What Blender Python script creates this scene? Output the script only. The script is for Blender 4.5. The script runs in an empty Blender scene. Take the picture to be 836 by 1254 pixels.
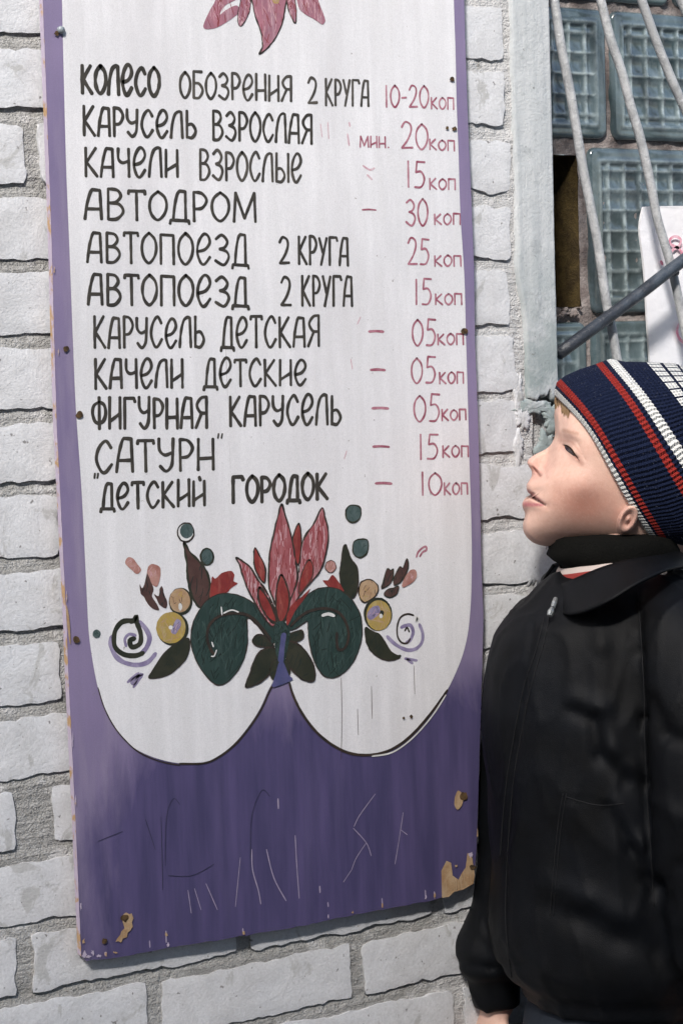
import bpy, bmesh, math, random
import numpy as np
from mathutils import Vector, Matrix, noise
from mathutils.geometry import tessellate_polygon
random.seed(7)
C = bpy.context.scene.collection
scene = bpy.context.scene
R = math.radians

# ------------------------------------------------------------------ camera
F_PX = 2500.0                       # focal length in pixels of an 836 x 1254 frame
CAM_D, CAM_Z = 1.735, 1.30          # distance from the wall, height above the ground
dx = Vector((4332.0, 317.0, -F_PX)).normalized()            # wall direction seen by the camera
dd = Vector((1035.0, -(4332*1035+F_PX**2)/-317.0*-1, -F_PX))
dd.y = (-4332.0*1035.0 - F_PX**2)/317.0
dd.normalize()
dz = -dd
dy = dz.cross(dx)
rot = Matrix((dx, dy, dz))          # camera coordinates -> world coordinates
cam_loc = Vector((0, -CAM_D, CAM_Z))
cam = bpy.data.cameras.new('camera')
cam.sensor_fit = 'VERTICAL'; cam.sensor_height = 36; cam.sensor_width = 24
cam.lens = F_PX/1254*36
cam.clip_end = 800; cam.clip_start = 0.05
co = bpy.data.objects.new('camera', cam); C.objects.link(co)
co.matrix_world = Matrix.Translation(cam_loc) @ rot.to_4x4()
scene.camera = co

def ray(px, py):
    return rot @ Vector((px-418.0, -(py-627.0), -F_PX))
def WP(px, py, Y=0.0):              # a point of the wall-parallel plane at depth Y
    r = ray(px, py); t = (Y-cam_loc.y)/r.y
    return cam_loc + r*t

# ------------------------------------------------------------------ light
SUN_AZ, SUN_EL = R(40), R(38)
S = Vector((-math.sin(SUN_AZ)*math.cos(SUN_EL), -math.cos(SUN_AZ)*math.cos(SUN_EL), math.sin(SUN_EL)))
w = bpy.data.worlds.new('World'); scene.world = w; w.use_nodes = True
nt = w.node_tree; bg = nt.nodes['Background']; sk = nt.nodes.new('ShaderNodeTexSky')
sk.sky_type = 'NISHITA'; sk.sun_disc = False; sk.sun_elevation = SUN_EL
sk.sun_rotation = math.atan2(S.x, S.y); sk.air_density = 1.0; sk.dust_density = 3.0
nt.links.new(sk.outputs[0], bg.inputs[0]); bg.inputs[1].default_value = 0.125
sl = bpy.data.lights.new('sun', 'SUN'); sl.energy = 2.9; sl.angle = R(7.5); sl.color = (1, 0.97, 0.935)
so = bpy.data.objects.new('sun', sl); C.objects.link(so)
so.rotation_euler = (-S).to_track_quat('-Z', 'Y').to_euler()
so.location = (-3, -4, 5)
scene.view_settings.view_transform = 'Standard'; scene.view_settings.look = 'None'
scene.view_settings.gamma = 1; scene.view_settings.exposure = 1.06
scene.render.engine = 'CYCLES'

# ------------------------------------------------------------------ helpers
def tag(o, label=None, cat=None, group=None, kind=None):
    if label: o['label'] = label
    if cat: o['category'] = cat
    if group: o['group'] = group
    if kind: o['kind'] = kind
    return o
def empty(name, loc, label, cat, group=None):
    o = bpy.data.objects.new(name, None); C.objects.link(o); o.location = loc; o.empty_display_size = .1
    return tag(o, label, cat, group)
def origin_of(p):
    v = Vector((0, 0, 0))
    while p is not None: v += p.location; p = p.parent
    return v
def mesh_obj(name, verts, faces, mat, parent=None, smooth=True, uvs=None):
    off = origin_of(parent)
    me = bpy.data.meshes.new(name)
    me.from_pydata([tuple(Vector(v)-off) for v in verts], [], faces)
    me.materials.append(mat)
    if smooth: me.polygons.foreach_set('use_smooth', [True]*len(me.polygons))
    me.update()
    if uvs is not None:
        ul = me.uv_layers.new(name='UVMap')
        idx = np.zeros(len(me.loops), dtype=np.int32); me.loops.foreach_get('vertex_index', idx)
        ul.data.foreach_set('uv', np.array(uvs, dtype=np.float32)[idx].ravel())
    o = bpy.data.objects.new(name, me); C.objects.link(o); o.parent = parent
    return o
def cr(pts, n=6, closed=False):     # Catmull-Rom through the points
    pts = [Vector(p) for p in pts]; m = len(pts); out = []
    rng = range(m if closed else m-1)
    for i in rng:
        if closed: p0, p1, p2, p3 = pts[(i-1) % m], pts[i], pts[(i+1) % m], pts[(i+2) % m]
        else: p0, p1, p2, p3 = pts[max(i-1, 0)], pts[i], pts[i+1], pts[min(i+2, m-1)]
        for k in range(n):
            t = k/n
            out.append(0.5*((2*p1)+(p2-p0)*t+(2*p0-5*p1+4*p2-p3)*t*t+(3*p1-p0-3*p2+p3)*t**3))
    if not closed: out.append(pts[-1])
    return out
def interp(tab, x):                 # piecewise linear table
    xs = [t[0] for t in tab]; return [float(np.interp(x, xs, [t[k] for t in tab])) for k in range(1, len(tab[0]))]

# ------------------------------------------------------------------ materials
def new_mat(name, rough=0.6, col=(.5, .5, .5), spec=0.4):
    m = bpy.data.materials.new(name); m.use_nodes = True
    b = m.node_tree.nodes['Principled BSDF']
    b.inputs['Base Color'].default_value = (*col, 1); b.inputs['Roughness'].default_value = rough
    b.inputs['Specular IOR Level'].default_value = spec
    return m, m.node_tree, b
class NG:
    def __init__(s, nt): s.nt = nt; s.N = nt.nodes; s.tc = s.N.new('ShaderNodeTexCoord')
    def L(s, a, b): s.nt.links.new(a, b)
    def coord(s, scale=(1, 1, 1), rot=(0, 0, 0), uv=False):
        m = s.N.new('ShaderNodeMapping'); m.inputs['Scale'].default_value = scale; m.inputs['Rotation'].default_value = rot
        s.L(s.tc.outputs['UV' if uv else 'Object'], m.inputs['Vector']); return m.outputs[0]
    def noise(s, vec, scale=5, detail=4, rough=.55, dist=0):
        n = s.N.new('ShaderNodeTexNoise'); n.inputs['Scale'].default_value = scale; n.inputs['Detail'].default_value = detail
        n.inputs['Roughness'].default_value = rough; n.inputs['Distortion'].default_value = dist; s.L(vec, n.inputs['Vector']); return n.outputs['Fac']
    def ramp(s, fac, a, b, ca=(0, 0, 0), cb=(1, 1, 1), const=False):
        r = s.N.new('ShaderNodeValToRGB'); e = r.color_ramp.elements
        e[0].position = a; e[1].position = b; e[0].color = (*ca, 1); e[1].color = (*cb, 1)
        if const: r.color_ramp.interpolation = 'CONSTANT'
        s.L(fac, r.inputs[0]); return r.outputs[0]
    def mix(s, fac, a, b, mode='MIX'):
        m = s.N.new('ShaderNodeMix'); m.data_type = 'RGBA'; m.blend_type = mode
        for sock, v in ((m.inputs[0], fac), (m.inputs[6], a), (m.inputs[7], b)):
            if hasattr(v, 'is_linked'): s.L(v, sock)
            elif isinstance(v, tuple): sock.default_value = (*v, 1)
            else: sock.default_value = v
        return m.outputs[2]
    def math(s, op, a, b=0.0):
        m = s.N.new('ShaderNodeMath'); m.operation = op
        for sock, v in ((m.inputs[0], a), (m.inputs[1], b)):
            if hasattr(v, 'is_linked'): s.L(v, sock)
            else: sock.default_value = v
        return m.outputs[0]
    def bump(s, h, strength, dist, bsdf):
        b = s.N.new('ShaderNodeBump'); b.inputs['Strength'].default_value = strength; b.inputs['Distance'].default_value = dist
        s.L(h, b.inputs['Height']); s.L(b.outputs[0], bsdf.inputs['Normal'])

def painted(name, c1, c2, c3=None, streak=(60, 60, 6), rough=.5, wear=0.0, bstr=.35, spec=.35, s1=4.0, pore=False, edge=0.5):
    """brushed paint: two tones in vertical strokes, worn patches, wood grain relief"""
    m, nt, b = new_mat(name, rough, c1, spec); g = NG(nt)
    v = g.coord(streak); n = g.noise(v, 1.0, 5, .6)
    v2 = g.coord((1, 1, 1)); n2 = g.noise(v2, s1, 4, .6, .4)
    c = g.mix(g.ramp(n2, edge-.14, edge+.14), c1, c2)
    if c3: c = g.mix(g.ramp(n, .52, .75), c, c3)
    c = g.mix(g.math('MULTIPLY', g.ramp(n, .3, .7), .18), c, (.02, .02, .02))
    fine = g.noise(v2, 900, 2, .7)
    c = g.mix(g.math('MULTIPLY', g.ramp(fine, .35, .75), .16), c, (.03, .03, .03))
    if wear:
        sp = g.noise(v2, 130, 3, .6)
        c = g.mix(g.math('MULTIPLY', g.ramp(sp, .70, .76), wear), c, (.16, .14, .12))
        dirt = g.noise(g.coord((7, 7, 2.2)), 1, 5, .62)
        c = g.mix(g.math('MULTIPLY', g.ramp(dirt, .45, .78), wear*.42), c, (.33, .31, .33))
        crack = g.noise(g.coord((160, 160, 3.2)), 1, 3, .6)
        c = g.mix(g.math('MULTIPLY', g.ramp(crack, .72, .76), wear*.75), c, (.13, .11, .10))
    g.L(c, b.inputs['Base Color'])
    h = g.math('ADD', n, g.math('MULTIPLY', fine, .5))
    g.bump(h, bstr, .001, b)
    return m

def brick_mat():
    m, nt, b = new_mat('whitewashed_brick', .85, (.6, .6, .6), .25); g = NG(nt)
    v = g.coord(); big = g.noise(v, 3.1, 4, .6); mid = g.noise(v, 26, 6, .68, .5); fine = g.noise(v, 420, 3, .7)
    c = g.mix(g.ramp(big, .3, .7), (.60, .615, .64), (.67, .668, .675))
    c = g.mix(g.math('MULTIPLY', g.ramp(mid, .42, .72), .40), c, (.42, .415, .41))
    blot = g.noise(g.coord((1.4, 1, 1)), 17, 5, .66, .9)
    c = g.mix(g.math('MULTIPLY', g.ramp(blot, .585, .63), .55), c, (.34, .335, .315))
    stain = g.noise(g.coord((9, 9, 3)), 1, 5, .7, .5); c = g.mix(g.math('MULTIPLY', g.ramp(stain, .5, .75), .30), c, (.36, .35, .34))
    sp = g.noise(v, 150, 2, .5)
    c = g.mix(g.math('MULTIPLY', g.ramp(sp, .69, .73), .75), c, (.11, .10, .09))
    c = g.mix(g.math('MULTIPLY', g.ramp(fine, .35, .8), .38), c, (.25, .25, .25))
    g.L(c, b.inputs['Base Color'])
    h = g.math('ADD', g.math('MULTIPLY', mid, 1.6), g.math('MULTIPLY', fine, .5))
    g.bump(h, .5, .0022, b); return m
def mortar_mat():
    m, nt, b = new_mat('cement_mortar', .93, (.3, .3, .28), .15); g = NG(nt)
    v = g.coord(); big = g.noise(v, 6, 5, .65); mid = g.noise(v, 70, 5, .7); fine = g.noise(v, 500, 2, .7)
    lines = g.noise(g.coord((5, 5, 190)), 1, 3, .5)
    c = g.mix(g.ramp(big, .35, .65), (.33, .325, .31), (.46, .455, .44))
    c = g.mix(g.ramp(mid, .5, .72), c, (.50, .495, .485))
    c = g.mix(g.math('MULTIPLY', g.ramp(lines, .55, .7), .4), c, (.13, .125, .11))
    c = g.mix(g.math('MULTIPLY', g.ramp(fine, .4, .8), .5), c, (.12, .115, .10))
    sp_ = g.N.new('ShaderNodeSeparateXYZ'); g.L(g.tc.outputs['Object'], sp_.inputs[0])
    mr = g.N.new('ShaderNodeMapRange'); g.L(sp_.outputs[0], mr.inputs[0])
    mr.inputs[1].default_value = MX0; mr.inputs[2].default_value = MX0+.03; mr.inputs[3].default_value = 0; mr.inputs[4].default_value = .19
    wn = g.math('ADD', g.noise(v, 30, 6, .75, .8), mr.outputs[0])
    c = g.mix(g.math('MULTIPLY', g.ramp(wn, .54, .62), .85), c, (.56, .555, .55))
    g.L(c, b.inputs['Base Color'])
    h = g.math('ADD', g.math('ADD', g.math('MULTIPLY', mid, 2.0), fine), lines)
    g.bump(h, .9, .003, b); return m
def plaster_mat():
    m, nt, b = new_mat('limewashed_plaster', .8, (.5, .5, .5), .25); g = NG(nt)
    v = g.coord(); big = g.noise(g.coord((6, 6, 2)), 1, 5, .6, .6); st = g.noise(g.coord((90, 90, 7)), 1, 4, .6); fine = g.noise(v, 300, 3, .7)
    c = g.mix(g.ramp(big, .35, .65), (.38, .405, .42), (.50, .515, .52))
    c = g.mix(g.math('MULTIPLY', g.ramp(st, .4, .7), .5), c, (.33, .36, .375))
    low = g.N.new('ShaderNodeSeparateXYZ'); g.L(g.tc.outputs['Object'], low.inputs[0])
    mr = g.N.new('ShaderNodeMapRange'); g.L(low.outputs[2], mr.inputs[0])
    mr.inputs[1].default_value = LOWZ; mr.inputs[2].default_value = LOWZ+.16; mr.inputs[3].default_value = 1; mr.inputs[4].default_value = 0
    patch = g.math('MULTIPLY', mr.outputs[0], g.ramp(g.noise(v, 22, 5, .7, .6), .38, .55))
    c = g.mix(g.math('MULTIPLY', patch, .75), c, (.20, .25, .245))
    sp = g.noise(v, 160, 2, .5)
    c = g.mix(g.math('MULTIPLY', g.ramp(sp, .70, .74), .6), c, (.14, .14, .13))
    g.L(c, b.inputs['Base Color'])
    md_ = g.noise(v, 60, 5, .7, .4)
    c2 = g.mix(g.math('MULTIPLY', g.ramp(md_, .56, .66), .45), c, (.27, .29, .295)); c2 = g.mix(g.math('MULTIPLY', g.ramp(md_, .30, .40), -.0), c2, (.7, .7, .7)); g.L(c2, b.inputs['Base Color'])
    g.bump(g.math('ADD', g.math('ADD', g.math('MULTIPLY', st, 1.5), md_), fine), .45, .0018, b); return m
def simple(name, c1, c2, scale, rough=.6, bstr=.3, bdist=.001, spec=.3, lo=.4, hi=.6, metallic=0.0):
    m, nt, b = new_mat(name, rough, c1, spec); g = NG(nt); v = g.coord()
    n = g.noise(v, scale, 5, .65, .3); f = g.noise(v, scale*9, 2, .7)
    c = g.mix(g.ramp(n, lo, hi), c1, c2); g.L(c, b.inputs['Base Color'])
    g.bump(g.math('ADD', n, g.math('MULTIPLY', f, .5)), bstr, bdist, b); b.inputs['Metallic'].default_value = metallic
    return m

LOWZ = WP(650, 470).z; MX0 = WP(500, 400).x-(WP(0, 600).x-1.3+WP(678.5, 300).x+1.45+.9)/2
M = {}
M['brick'] = brick_mat(); M['mortar'] = mortar_mat(); M['plaster'] = plaster_mat()
M['lilac'] = painted('lilac_board_paint', (.185, .150, .270), (.235, .188, .315), (.31, .26, .38), rough=.55, wear=.35, s1=5.4, streak=(45, 45, 5))
def indigo_foot():                        # the lilac turns to a darker indigo towards the foot of the board
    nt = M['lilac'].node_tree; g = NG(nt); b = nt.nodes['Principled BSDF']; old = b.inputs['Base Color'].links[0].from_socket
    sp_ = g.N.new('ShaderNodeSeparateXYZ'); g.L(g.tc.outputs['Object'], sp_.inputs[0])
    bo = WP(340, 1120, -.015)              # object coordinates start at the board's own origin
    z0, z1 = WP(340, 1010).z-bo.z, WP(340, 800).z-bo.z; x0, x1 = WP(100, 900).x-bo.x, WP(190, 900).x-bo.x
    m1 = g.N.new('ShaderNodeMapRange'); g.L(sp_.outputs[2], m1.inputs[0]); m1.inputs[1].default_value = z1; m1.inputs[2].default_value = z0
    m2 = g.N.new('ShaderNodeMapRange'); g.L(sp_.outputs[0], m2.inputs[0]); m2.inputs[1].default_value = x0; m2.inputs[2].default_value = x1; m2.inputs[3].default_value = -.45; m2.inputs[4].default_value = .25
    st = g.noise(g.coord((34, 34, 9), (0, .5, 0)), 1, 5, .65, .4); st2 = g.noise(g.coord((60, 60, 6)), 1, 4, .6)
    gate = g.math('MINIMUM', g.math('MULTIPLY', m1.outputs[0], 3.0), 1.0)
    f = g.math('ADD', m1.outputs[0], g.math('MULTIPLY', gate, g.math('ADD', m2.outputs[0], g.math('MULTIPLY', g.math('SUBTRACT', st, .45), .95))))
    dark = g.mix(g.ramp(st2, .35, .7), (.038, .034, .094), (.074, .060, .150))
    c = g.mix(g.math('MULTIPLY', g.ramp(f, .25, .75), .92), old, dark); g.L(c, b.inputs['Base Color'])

M['white_panel'] = painted('white_board_paint', (.76, .75, .765), (.71, .705, .72), (.79, .78, .79), rough=.42, wear=.80, bstr=.45)
M['ink'] = painted('black_lettering_paint', (.028, .024, .020), (.055, .048, .038), rough=.5, streak=(200, 200, 60), s1=60, bstr=.2)
M['ink_grey'] = painted('worn_black_lettering_paint', (.040, .035, .030), (.085, .075, .062), rough=.5, streak=(200, 200, 60), s1=60, bstr=.2)
M['red_ink'] = painted('crimson_lettering_paint', (.27, .060, .10), (.46, .22, .27), rough=.5, streak=(200, 200, 60), s1=90, bstr=.2)
M['pink_ink'] = painted('faded_crimson_lettering_paint', (.58, .33, .39), (.66, .50, .54), rough=.5, streak=(200, 200, 60), s1=90, bstr=.2)
M['outline'] = painted('dark_outline_paint', (.022, .017, .014), (.045, .030, .022), rough=.5, s1=60, bstr=.2)
M['pink'] = painted('pink_petal_paint', (.34, .105, .115), (.26, .060, .070), (.62, .40, .42), streak=(260, 260, 12), s1=45, rough=.5)
M['red'] = painted('red_petal_paint', (.27, .038, .032), (.17, .022, .020), (.36, .10, .08), streak=(170, 170, 22), s1=60, rough=.45)
M['rose'] = painted('dusty_rose_petal_paint', (.36, .15, .19), (.27, .12, .16), (.55, .38, .43), streak=(170, 170, 16), s1=50, rough=.5)
M['green'] = painted('dark_teal_leaf_paint', (.014, .032, .028), (.022, .046, .040), (.040, .070, .064), streak=(150, 150, 20), s1=38, rough=.35, spec=.5)
M['olive'] = painted('blackish_green_leaf_paint', (.018, .022, .013), (.035, .035, .022), streak=(120, 120, 30), s1=50, rough=.4)
M['teal'] = painted('grey_teal_dot_paint', (.048, .080, .078), (.085, .12, .12), streak=(150, 150, 50), s1=90, rough=.45)
M['maroon'] = painted('brown_leaf_paint', (.060, .028, .024), (.085, .045, .038), streak=(120, 120, 30), s1=60, rough=.45)
M['brick_red'] = painted('salmon_dot_paint', (.32, .13, .105), (.45, .26, .22), streak=(150, 150, 50), s1=90, rough=.5)
M['ochre'] = painted('yellow_flower_paint', (.42, .29, .060), (.34, .25, .09), (.52, .43, .22), streak=(150, 150, 60), s1=90, rough=.5)
M['tan'] = painted('tan_flower_paint', (.36, .22, .12), (.45, .32, .20), streak=(150, 150, 60), s1=90, rough=.5)
M['violet'] = painted('violet_curl_paint', (.18, .145, .27), (.33, .29, .42), streak=(150, 150, 60), s1=70, rough=.5)
M['blue'] = painted('blue_stem_paint', (.065, .07, .17), (.10, .095, .22), streak=(150, 150, 30), s1=60, rough=.5)
M['cream'] = painted('white_highlight_paint', (.72, .71, .70), (.62, .62, .60), s1=60, rough=.5)
M['raw_wood'] = painted('raw_plywood', (.46, .33, .20), (.34, .21, .11), (.55, .42, .28), streak=(420, 420, 22), s1=70, rough=.85, bstr=.8, spec=.15, edge=.5)
M['hole'] = simple('rusty_dark_hole', (.035, .022, .012), (.10, .06, .025), 200, .9)
M['steel'] = simple('dull_nail_steel', (.16, .19, .21), (.30, .33, .35), 300, .5, spec=.5, metallic=.3)
M['scratch'] = painted('pale_scratch', (.30, .26, .38), (.42, .36, .46), s1=80, rough=.6)
M['scratch_dark'] = painted('dark_scratch', (.026, .026, .06), (.04, .036, .08), s1=80, rough=.6)

indigo_foot()
# ------------------------------------------------------------------ ground
ground_m = simple('worn_asphalt', (.10, .098, .094), (.15, .147, .14), 9, .92, .8, .004, .2)
g = mesh_obj('ground', [(-300, -300, 0), (300, -300, 0), (300, 300, 0), (-300, 300, 0)], [(0, 1, 2, 3)], ground_m, smooth=False)
tag(g, kind='structure')

def addbox(V, Fc, a, b):
    n = len(V)
    for x in (a[0], b[0]):
        for y in (a[1], b[1]):
            for z in (a[2], b[2]): V.append((x, y, z))
    for f in ((0, 1, 3, 2), (4, 6, 7, 5), (0, 4, 5, 1), (2, 3, 7, 6), (0, 2, 6, 4), (1, 5, 7, 3)): Fc.append(tuple(n+q for q in f))
# unseen house added across the yard so its roof edge shades the wall foot
HY = -8.0; HH_ = .93+8.0/math.cos(SUN_AZ)*math.tan(SUN_EL)
hs = empty('shade_house', (-9, HY-4, 0), 'unseen plain two storey house added across the yard to shade the wall foot', 'added building')
hm_ = simple('weathered_house_plaster', (.20, .19, .17), (.28, .265, .24), 3, .9, .5, .003, .2)
V, Fc = [], []; addbox(V, Fc, (-24, HY-8, 0), (4, HY-.3, HH_-.25)); mesh_obj('wall', V, Fc, hm_, hs, smooth=False)
V, Fc = [], []; addbox(V, Fc, (-24.4, HY-8.4, HH_-.25), (4.4, HY, HH_)); mesh_obj('roof', V, Fc, simple('roof_felt', (.07, .065, .06), (.10, .095, .09), 6), hs, smooth=False)
wm_ = new_mat('window_glass', .1, (.04, .05, .055), .6)[0]
for wx_ in range(-22, 4, 3):
    for wz_ in (1.0, 4.0):
        V, Fc = [], []; addbox(V, Fc, (wx_, HY-.32, wz_), (wx_+1.2, HY-.285, wz_+1.5)); mesh_obj('window', V, Fc, wm_, hs, smooth=False)
# ------------------------------------------------------------------ brick wall
OPEN_L = WP(678.5, 300).x              # left side of the window opening
OPEN_R = OPEN_L + 1.45
SILL_Z = WP(690, 505).z
HEAD_Z = SILL_Z + 1.30
WALL_L, WALL_R, WALL_T = WP(0, 600).x-1.3, OPEN_R+.9, 2.75
DEPTH = .38
wall = empty('brick_wall', ((WALL_L+WALL_R)/2, 0, 0), 'whitewashed brick wall with thick grey mortar joints behind the painted board', 'wall')
z_ref = WP(20, 1227).z              # mortar centre under course 0+1
pitch = (WP(20, 50).z - z_ref)/13.0
print('pitch', pitch, 'brick px check', WP(430, 1134).x-WP(180, 1178).x)
def course_z(k): return z_ref + pitch*k          # centre of the joint below course k
BL = WP(430, 1134).x-WP(180, 1178).x             # brick + joint length
J = {0: 299, 1: 180, -1: 440, 2: 45, 3: 190}
def joint_x(k):
    if k in (0, -1, 1, 2):
        y = 1240-90*k if k < 3 else 1000
        px = {0: 299, 1: 180, -1: 440, 2: 45}[k]
        return WP(px, {0: 1215, 1: 1178, -1: 1241, 2: 1090}[k]).x
    base = WP(180, 1000).x if k % 2 else WP(45, 1090).x
    off = {11: WP(54, 186).x - WP(180, 1000).x}.get(k, 0)
    return base + off + .012*math.sin(k*2.7)
def in_open(x0, x1, z0, z1, m=0.0):
    return x1 > OPEN_L-.055 and x0 < OPEN_R+.01 and z1 > SILL_Z+.02 and z0 < HEAD_Z
def nz(x, y, z, s): return noise.noise(Vector((x*s, y*s, z*s)))
def brick_geo(x0, x1, z0, z1, rough_e, seed, step=.0085, y_front=0.0):
    nx = max(3, int((x1-x0)/step)); nn = max(3, int((z1-z0)/step))
    V, Fc = [], []
    cx, cz, hx, hz = (x0+x1)/2, (z0+z1)/2, (x1-x0)/2, (z1-z0)/2
    rc = .0035
    tilt = (random.random()-.5)*.002
    for j in range(nn+1):
        for i in range(nx+1):
            u = -1+2*i/nx; v = -1+2*j/nn
            x = u*hx; z = v*hz
            # rounded, worn outline
            ex, ez = hx-abs(x), hz-abs(z)
            if ex < rc and ez < rc:
                d = math.hypot(rc-ex, rc-ez)
                if d > 0:
                    mx = max(rc-ex, rc-ez); x -= math.copysign((rc-ex)*(1-mx/d), x); z -= math.copysign((rc-ez)*(1-mx/d), z)
            X, Z = cx+x, cz+z
            k = rough_e
            e = min(ex, ez)
            wx = nz(X, seed, Z, 22)*.9+nz(X, seed+3, Z, 70)*.55; wz = nz(X, seed+7, Z, 24)*.9+nz(X, seed+9, Z, 80)*.6
            f = max(0, 1-ex/.03); X += k*wx*f*1.0+.0016*nz(X, seed+2, Z, 190)*f
            f = max(0, 1-ez/.03); Z += k*wz*f*1.0+.0016*nz(X, seed+5, Z, 190)*f
            bev = max(0, 1-e/.004)
            Y = y_front+.0005*bev*bev + .0007*nz(X, seed, Z, 14)+.0005*nz(X, seed, Z, 60) + tilt*u
            V.append((X, Y, Z))
    W = nx+1
    for j in range(nn):
        for i in range(nx): Fc.append((j*W+i, j*W+i+1, (j+1)*W+i+1, (j+1)*W+i))
    ring = [i for i in range(W)]+[j*W+nx for j in range(1, nn+1)]+[nn*W+i for i in range(nx-1, -1, -1)]+[j*W for j in range(nn-1, 0, -1)]
    b0 = len(V); n = len(ring)
    for r_ in ring: V.append(V[r_])
    for r_ in ring: V.append((V[r_][0], .03, V[r_][2]))
    for i in range(n): Fc.append((b0+(i+1) % n, b0+i, b0+n+i, b0+n+(i+1) % n))
    return V, Fc
rest_V, rest_F = [], []
PX0, PX1 = WP(-60, 600).x, WP(900, 600).x
ZB, ZT = course_z(-3), course_z(16)
k_lo, k_hi = int((0.02-z_ref)/pitch)-1, int((WALL_T-z_ref)/pitch)+1
brick_boxes = []
edge_jamb = WP(628, 300).x
for k in range(k_lo, k_hi+1):
    zc0 = course_z(k); jx = joint_x(k)
    gap_z = .0135
    z0 = zc0+gap_z/2; z1 = zc0+pitch-gap_z/2
    if z0 < 0.0 or z1 > WALL_T: continue
    i0 = int((WALL_L-jx)/BL)-1; i1 = int((WALL_R-jx)/BL)+1
    for i in range(i0, i1+1):
        x0 = jx+i*BL+.0075; x1 = jx+(i+1)*BL-.0075
        if k == 1: x0 = jx+i*BL+.008
        if k > 2 and k % 2 == 0:
            if i == 0: x0 += .050
            if i == -1: x1 += .050
        if k > 2 and k % 2 and k < 9:
            if i == 2: x0 += .045
            if i == 1: x1 += .045
        if k == 2 and i == 0: x0 += .012
        if k == 2 and i == -1: x1 -= .012
        x0 = max(x0, WALL_L); x1 = min(x1, WALL_R)
        spans = [(x0, x1)]
        if z1 > SILL_Z+.012 and z0 < HEAD_Z:
            spans = []
            if x0 < OPEN_L-.05: spans.append((x0, min(x1, edge_jamb-.004+.004*math.sin(k*1.9))))
            if x1 > OPEN_R+.02: spans.append((max(x0, OPEN_R+.02), x1))
        for (a, b) in spans:
            if b-a < .03: continue
            if a < edge_jamb < b+.02 and z1 > SILL_Z and b-a < .06: pass
            vis = b > PX0 and a < PX1 and ZB < z0 < ZT
            right = a > WP(440, 300).x
            re_ = .0036 if not right else .0056
            V, Fc = brick_geo(a, b, z0+random.uniform(-.0015, .0015), z1+random.uniform(-.0015, .0015), re_, k*13.1+i*5.7, .0055 if vis else .035,
                              random.uniform(-.0015, .0002))
            if vis: mesh_obj('brick', V, Fc, M['brick'], wall)
            else:
                n0 = len(rest_V); rest_V += V; rest_F += [tuple(q+n0 for q in f) for f in Fc]
tag(mesh_obj('brickwork', rest_V, rest_F, M['brick'], wall), kind='stuff')
# mortar bed with tooled joints, real relief
def grid(x0, x1, z0, z1, step, fy):
    nx = max(2, int((x1-x0)/step)); nn = max(2, int((z1-z0)/step)); V = []; Fc = []
    for j in range(nn+1):
        for i in range(nx+1):
            x = x0+(x1-x0)*i/nx; z = z0+(z1-z0)*j/nn; V.append((x, fy(x, z), z))
    for j in range(nn):
        for i in range(nx):
            q = j*(nx+1)+i; Fc.append((q, q+1, q+nx+2, q+nx+1))
    return V, Fc
XR = WP(440, 300).x
def mortar_y(x, z):
    k = round((z-z_ref)/pitch); d = (z-course_z(k))
    y = .0017
    y -= .0014*math.exp(-((d+.0015)/.0028)**2)           # raised bead with a groove each side
    y += .0016*math.exp(-((abs(d-.004)-.002)/.002)**2)
    y -= .0008*noise.noise(Vector((x*16, 1.3, z*40)))+.0007*noise.noise(Vector((x*70, 4, z*90)))
    if x > XR: y = .0019+.0022*noise.noise(Vector((x*45, 9, z*45)))+.0012*noise.noise(Vector((x*120, 9, z*120)))+.0016*math.exp(-((d-.005)/.0022)**2)
    return y
V, Fc = grid(PX0-.02, edge_jamb+.02, ZB, ZT, .0042, mortar_y)
bed = mesh_obj('mortar', V, Fc, M['mortar'], wall)
V, Fc = [], []
def addbox(V, Fc, a, b):
    n = len(V)
    for x in (a[0], b[0]):
        for y in (a[1], b[1]):
            for z in (a[2], b[2]): V.append((x, y, z))
    for f in ((0, 1, 3, 2), (4, 6, 7, 5), (0, 4, 5, 1), (2, 3, 7, 6), (0, 2, 6, 4), (1, 5, 7, 3)): Fc.append(tuple(n+q for q in f))
RECESS = .105                         # outer face of the glass blocks behind the wall face
addbox(V, Fc, (WALL_L, .012, 0), (OPEN_L-.004, DEPTH, WALL_T))
addbox(V, Fc, (OPEN_R+.004, .012, 0), (WALL_R, DEPTH, WALL_T))
addbox(V, Fc, (OPEN_L-.004, .012, 0), (OPEN_R+.004, DEPTH, SILL_Z-.004))
addbox(V, Fc, (OPEN_L-.004, .012, HEAD_Z+.004), (OPEN_R+.004, DEPTH, WALL_T))
core = mesh_obj('wall_core', V, Fc, M['mortar'], wall, smooth=False)
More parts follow.
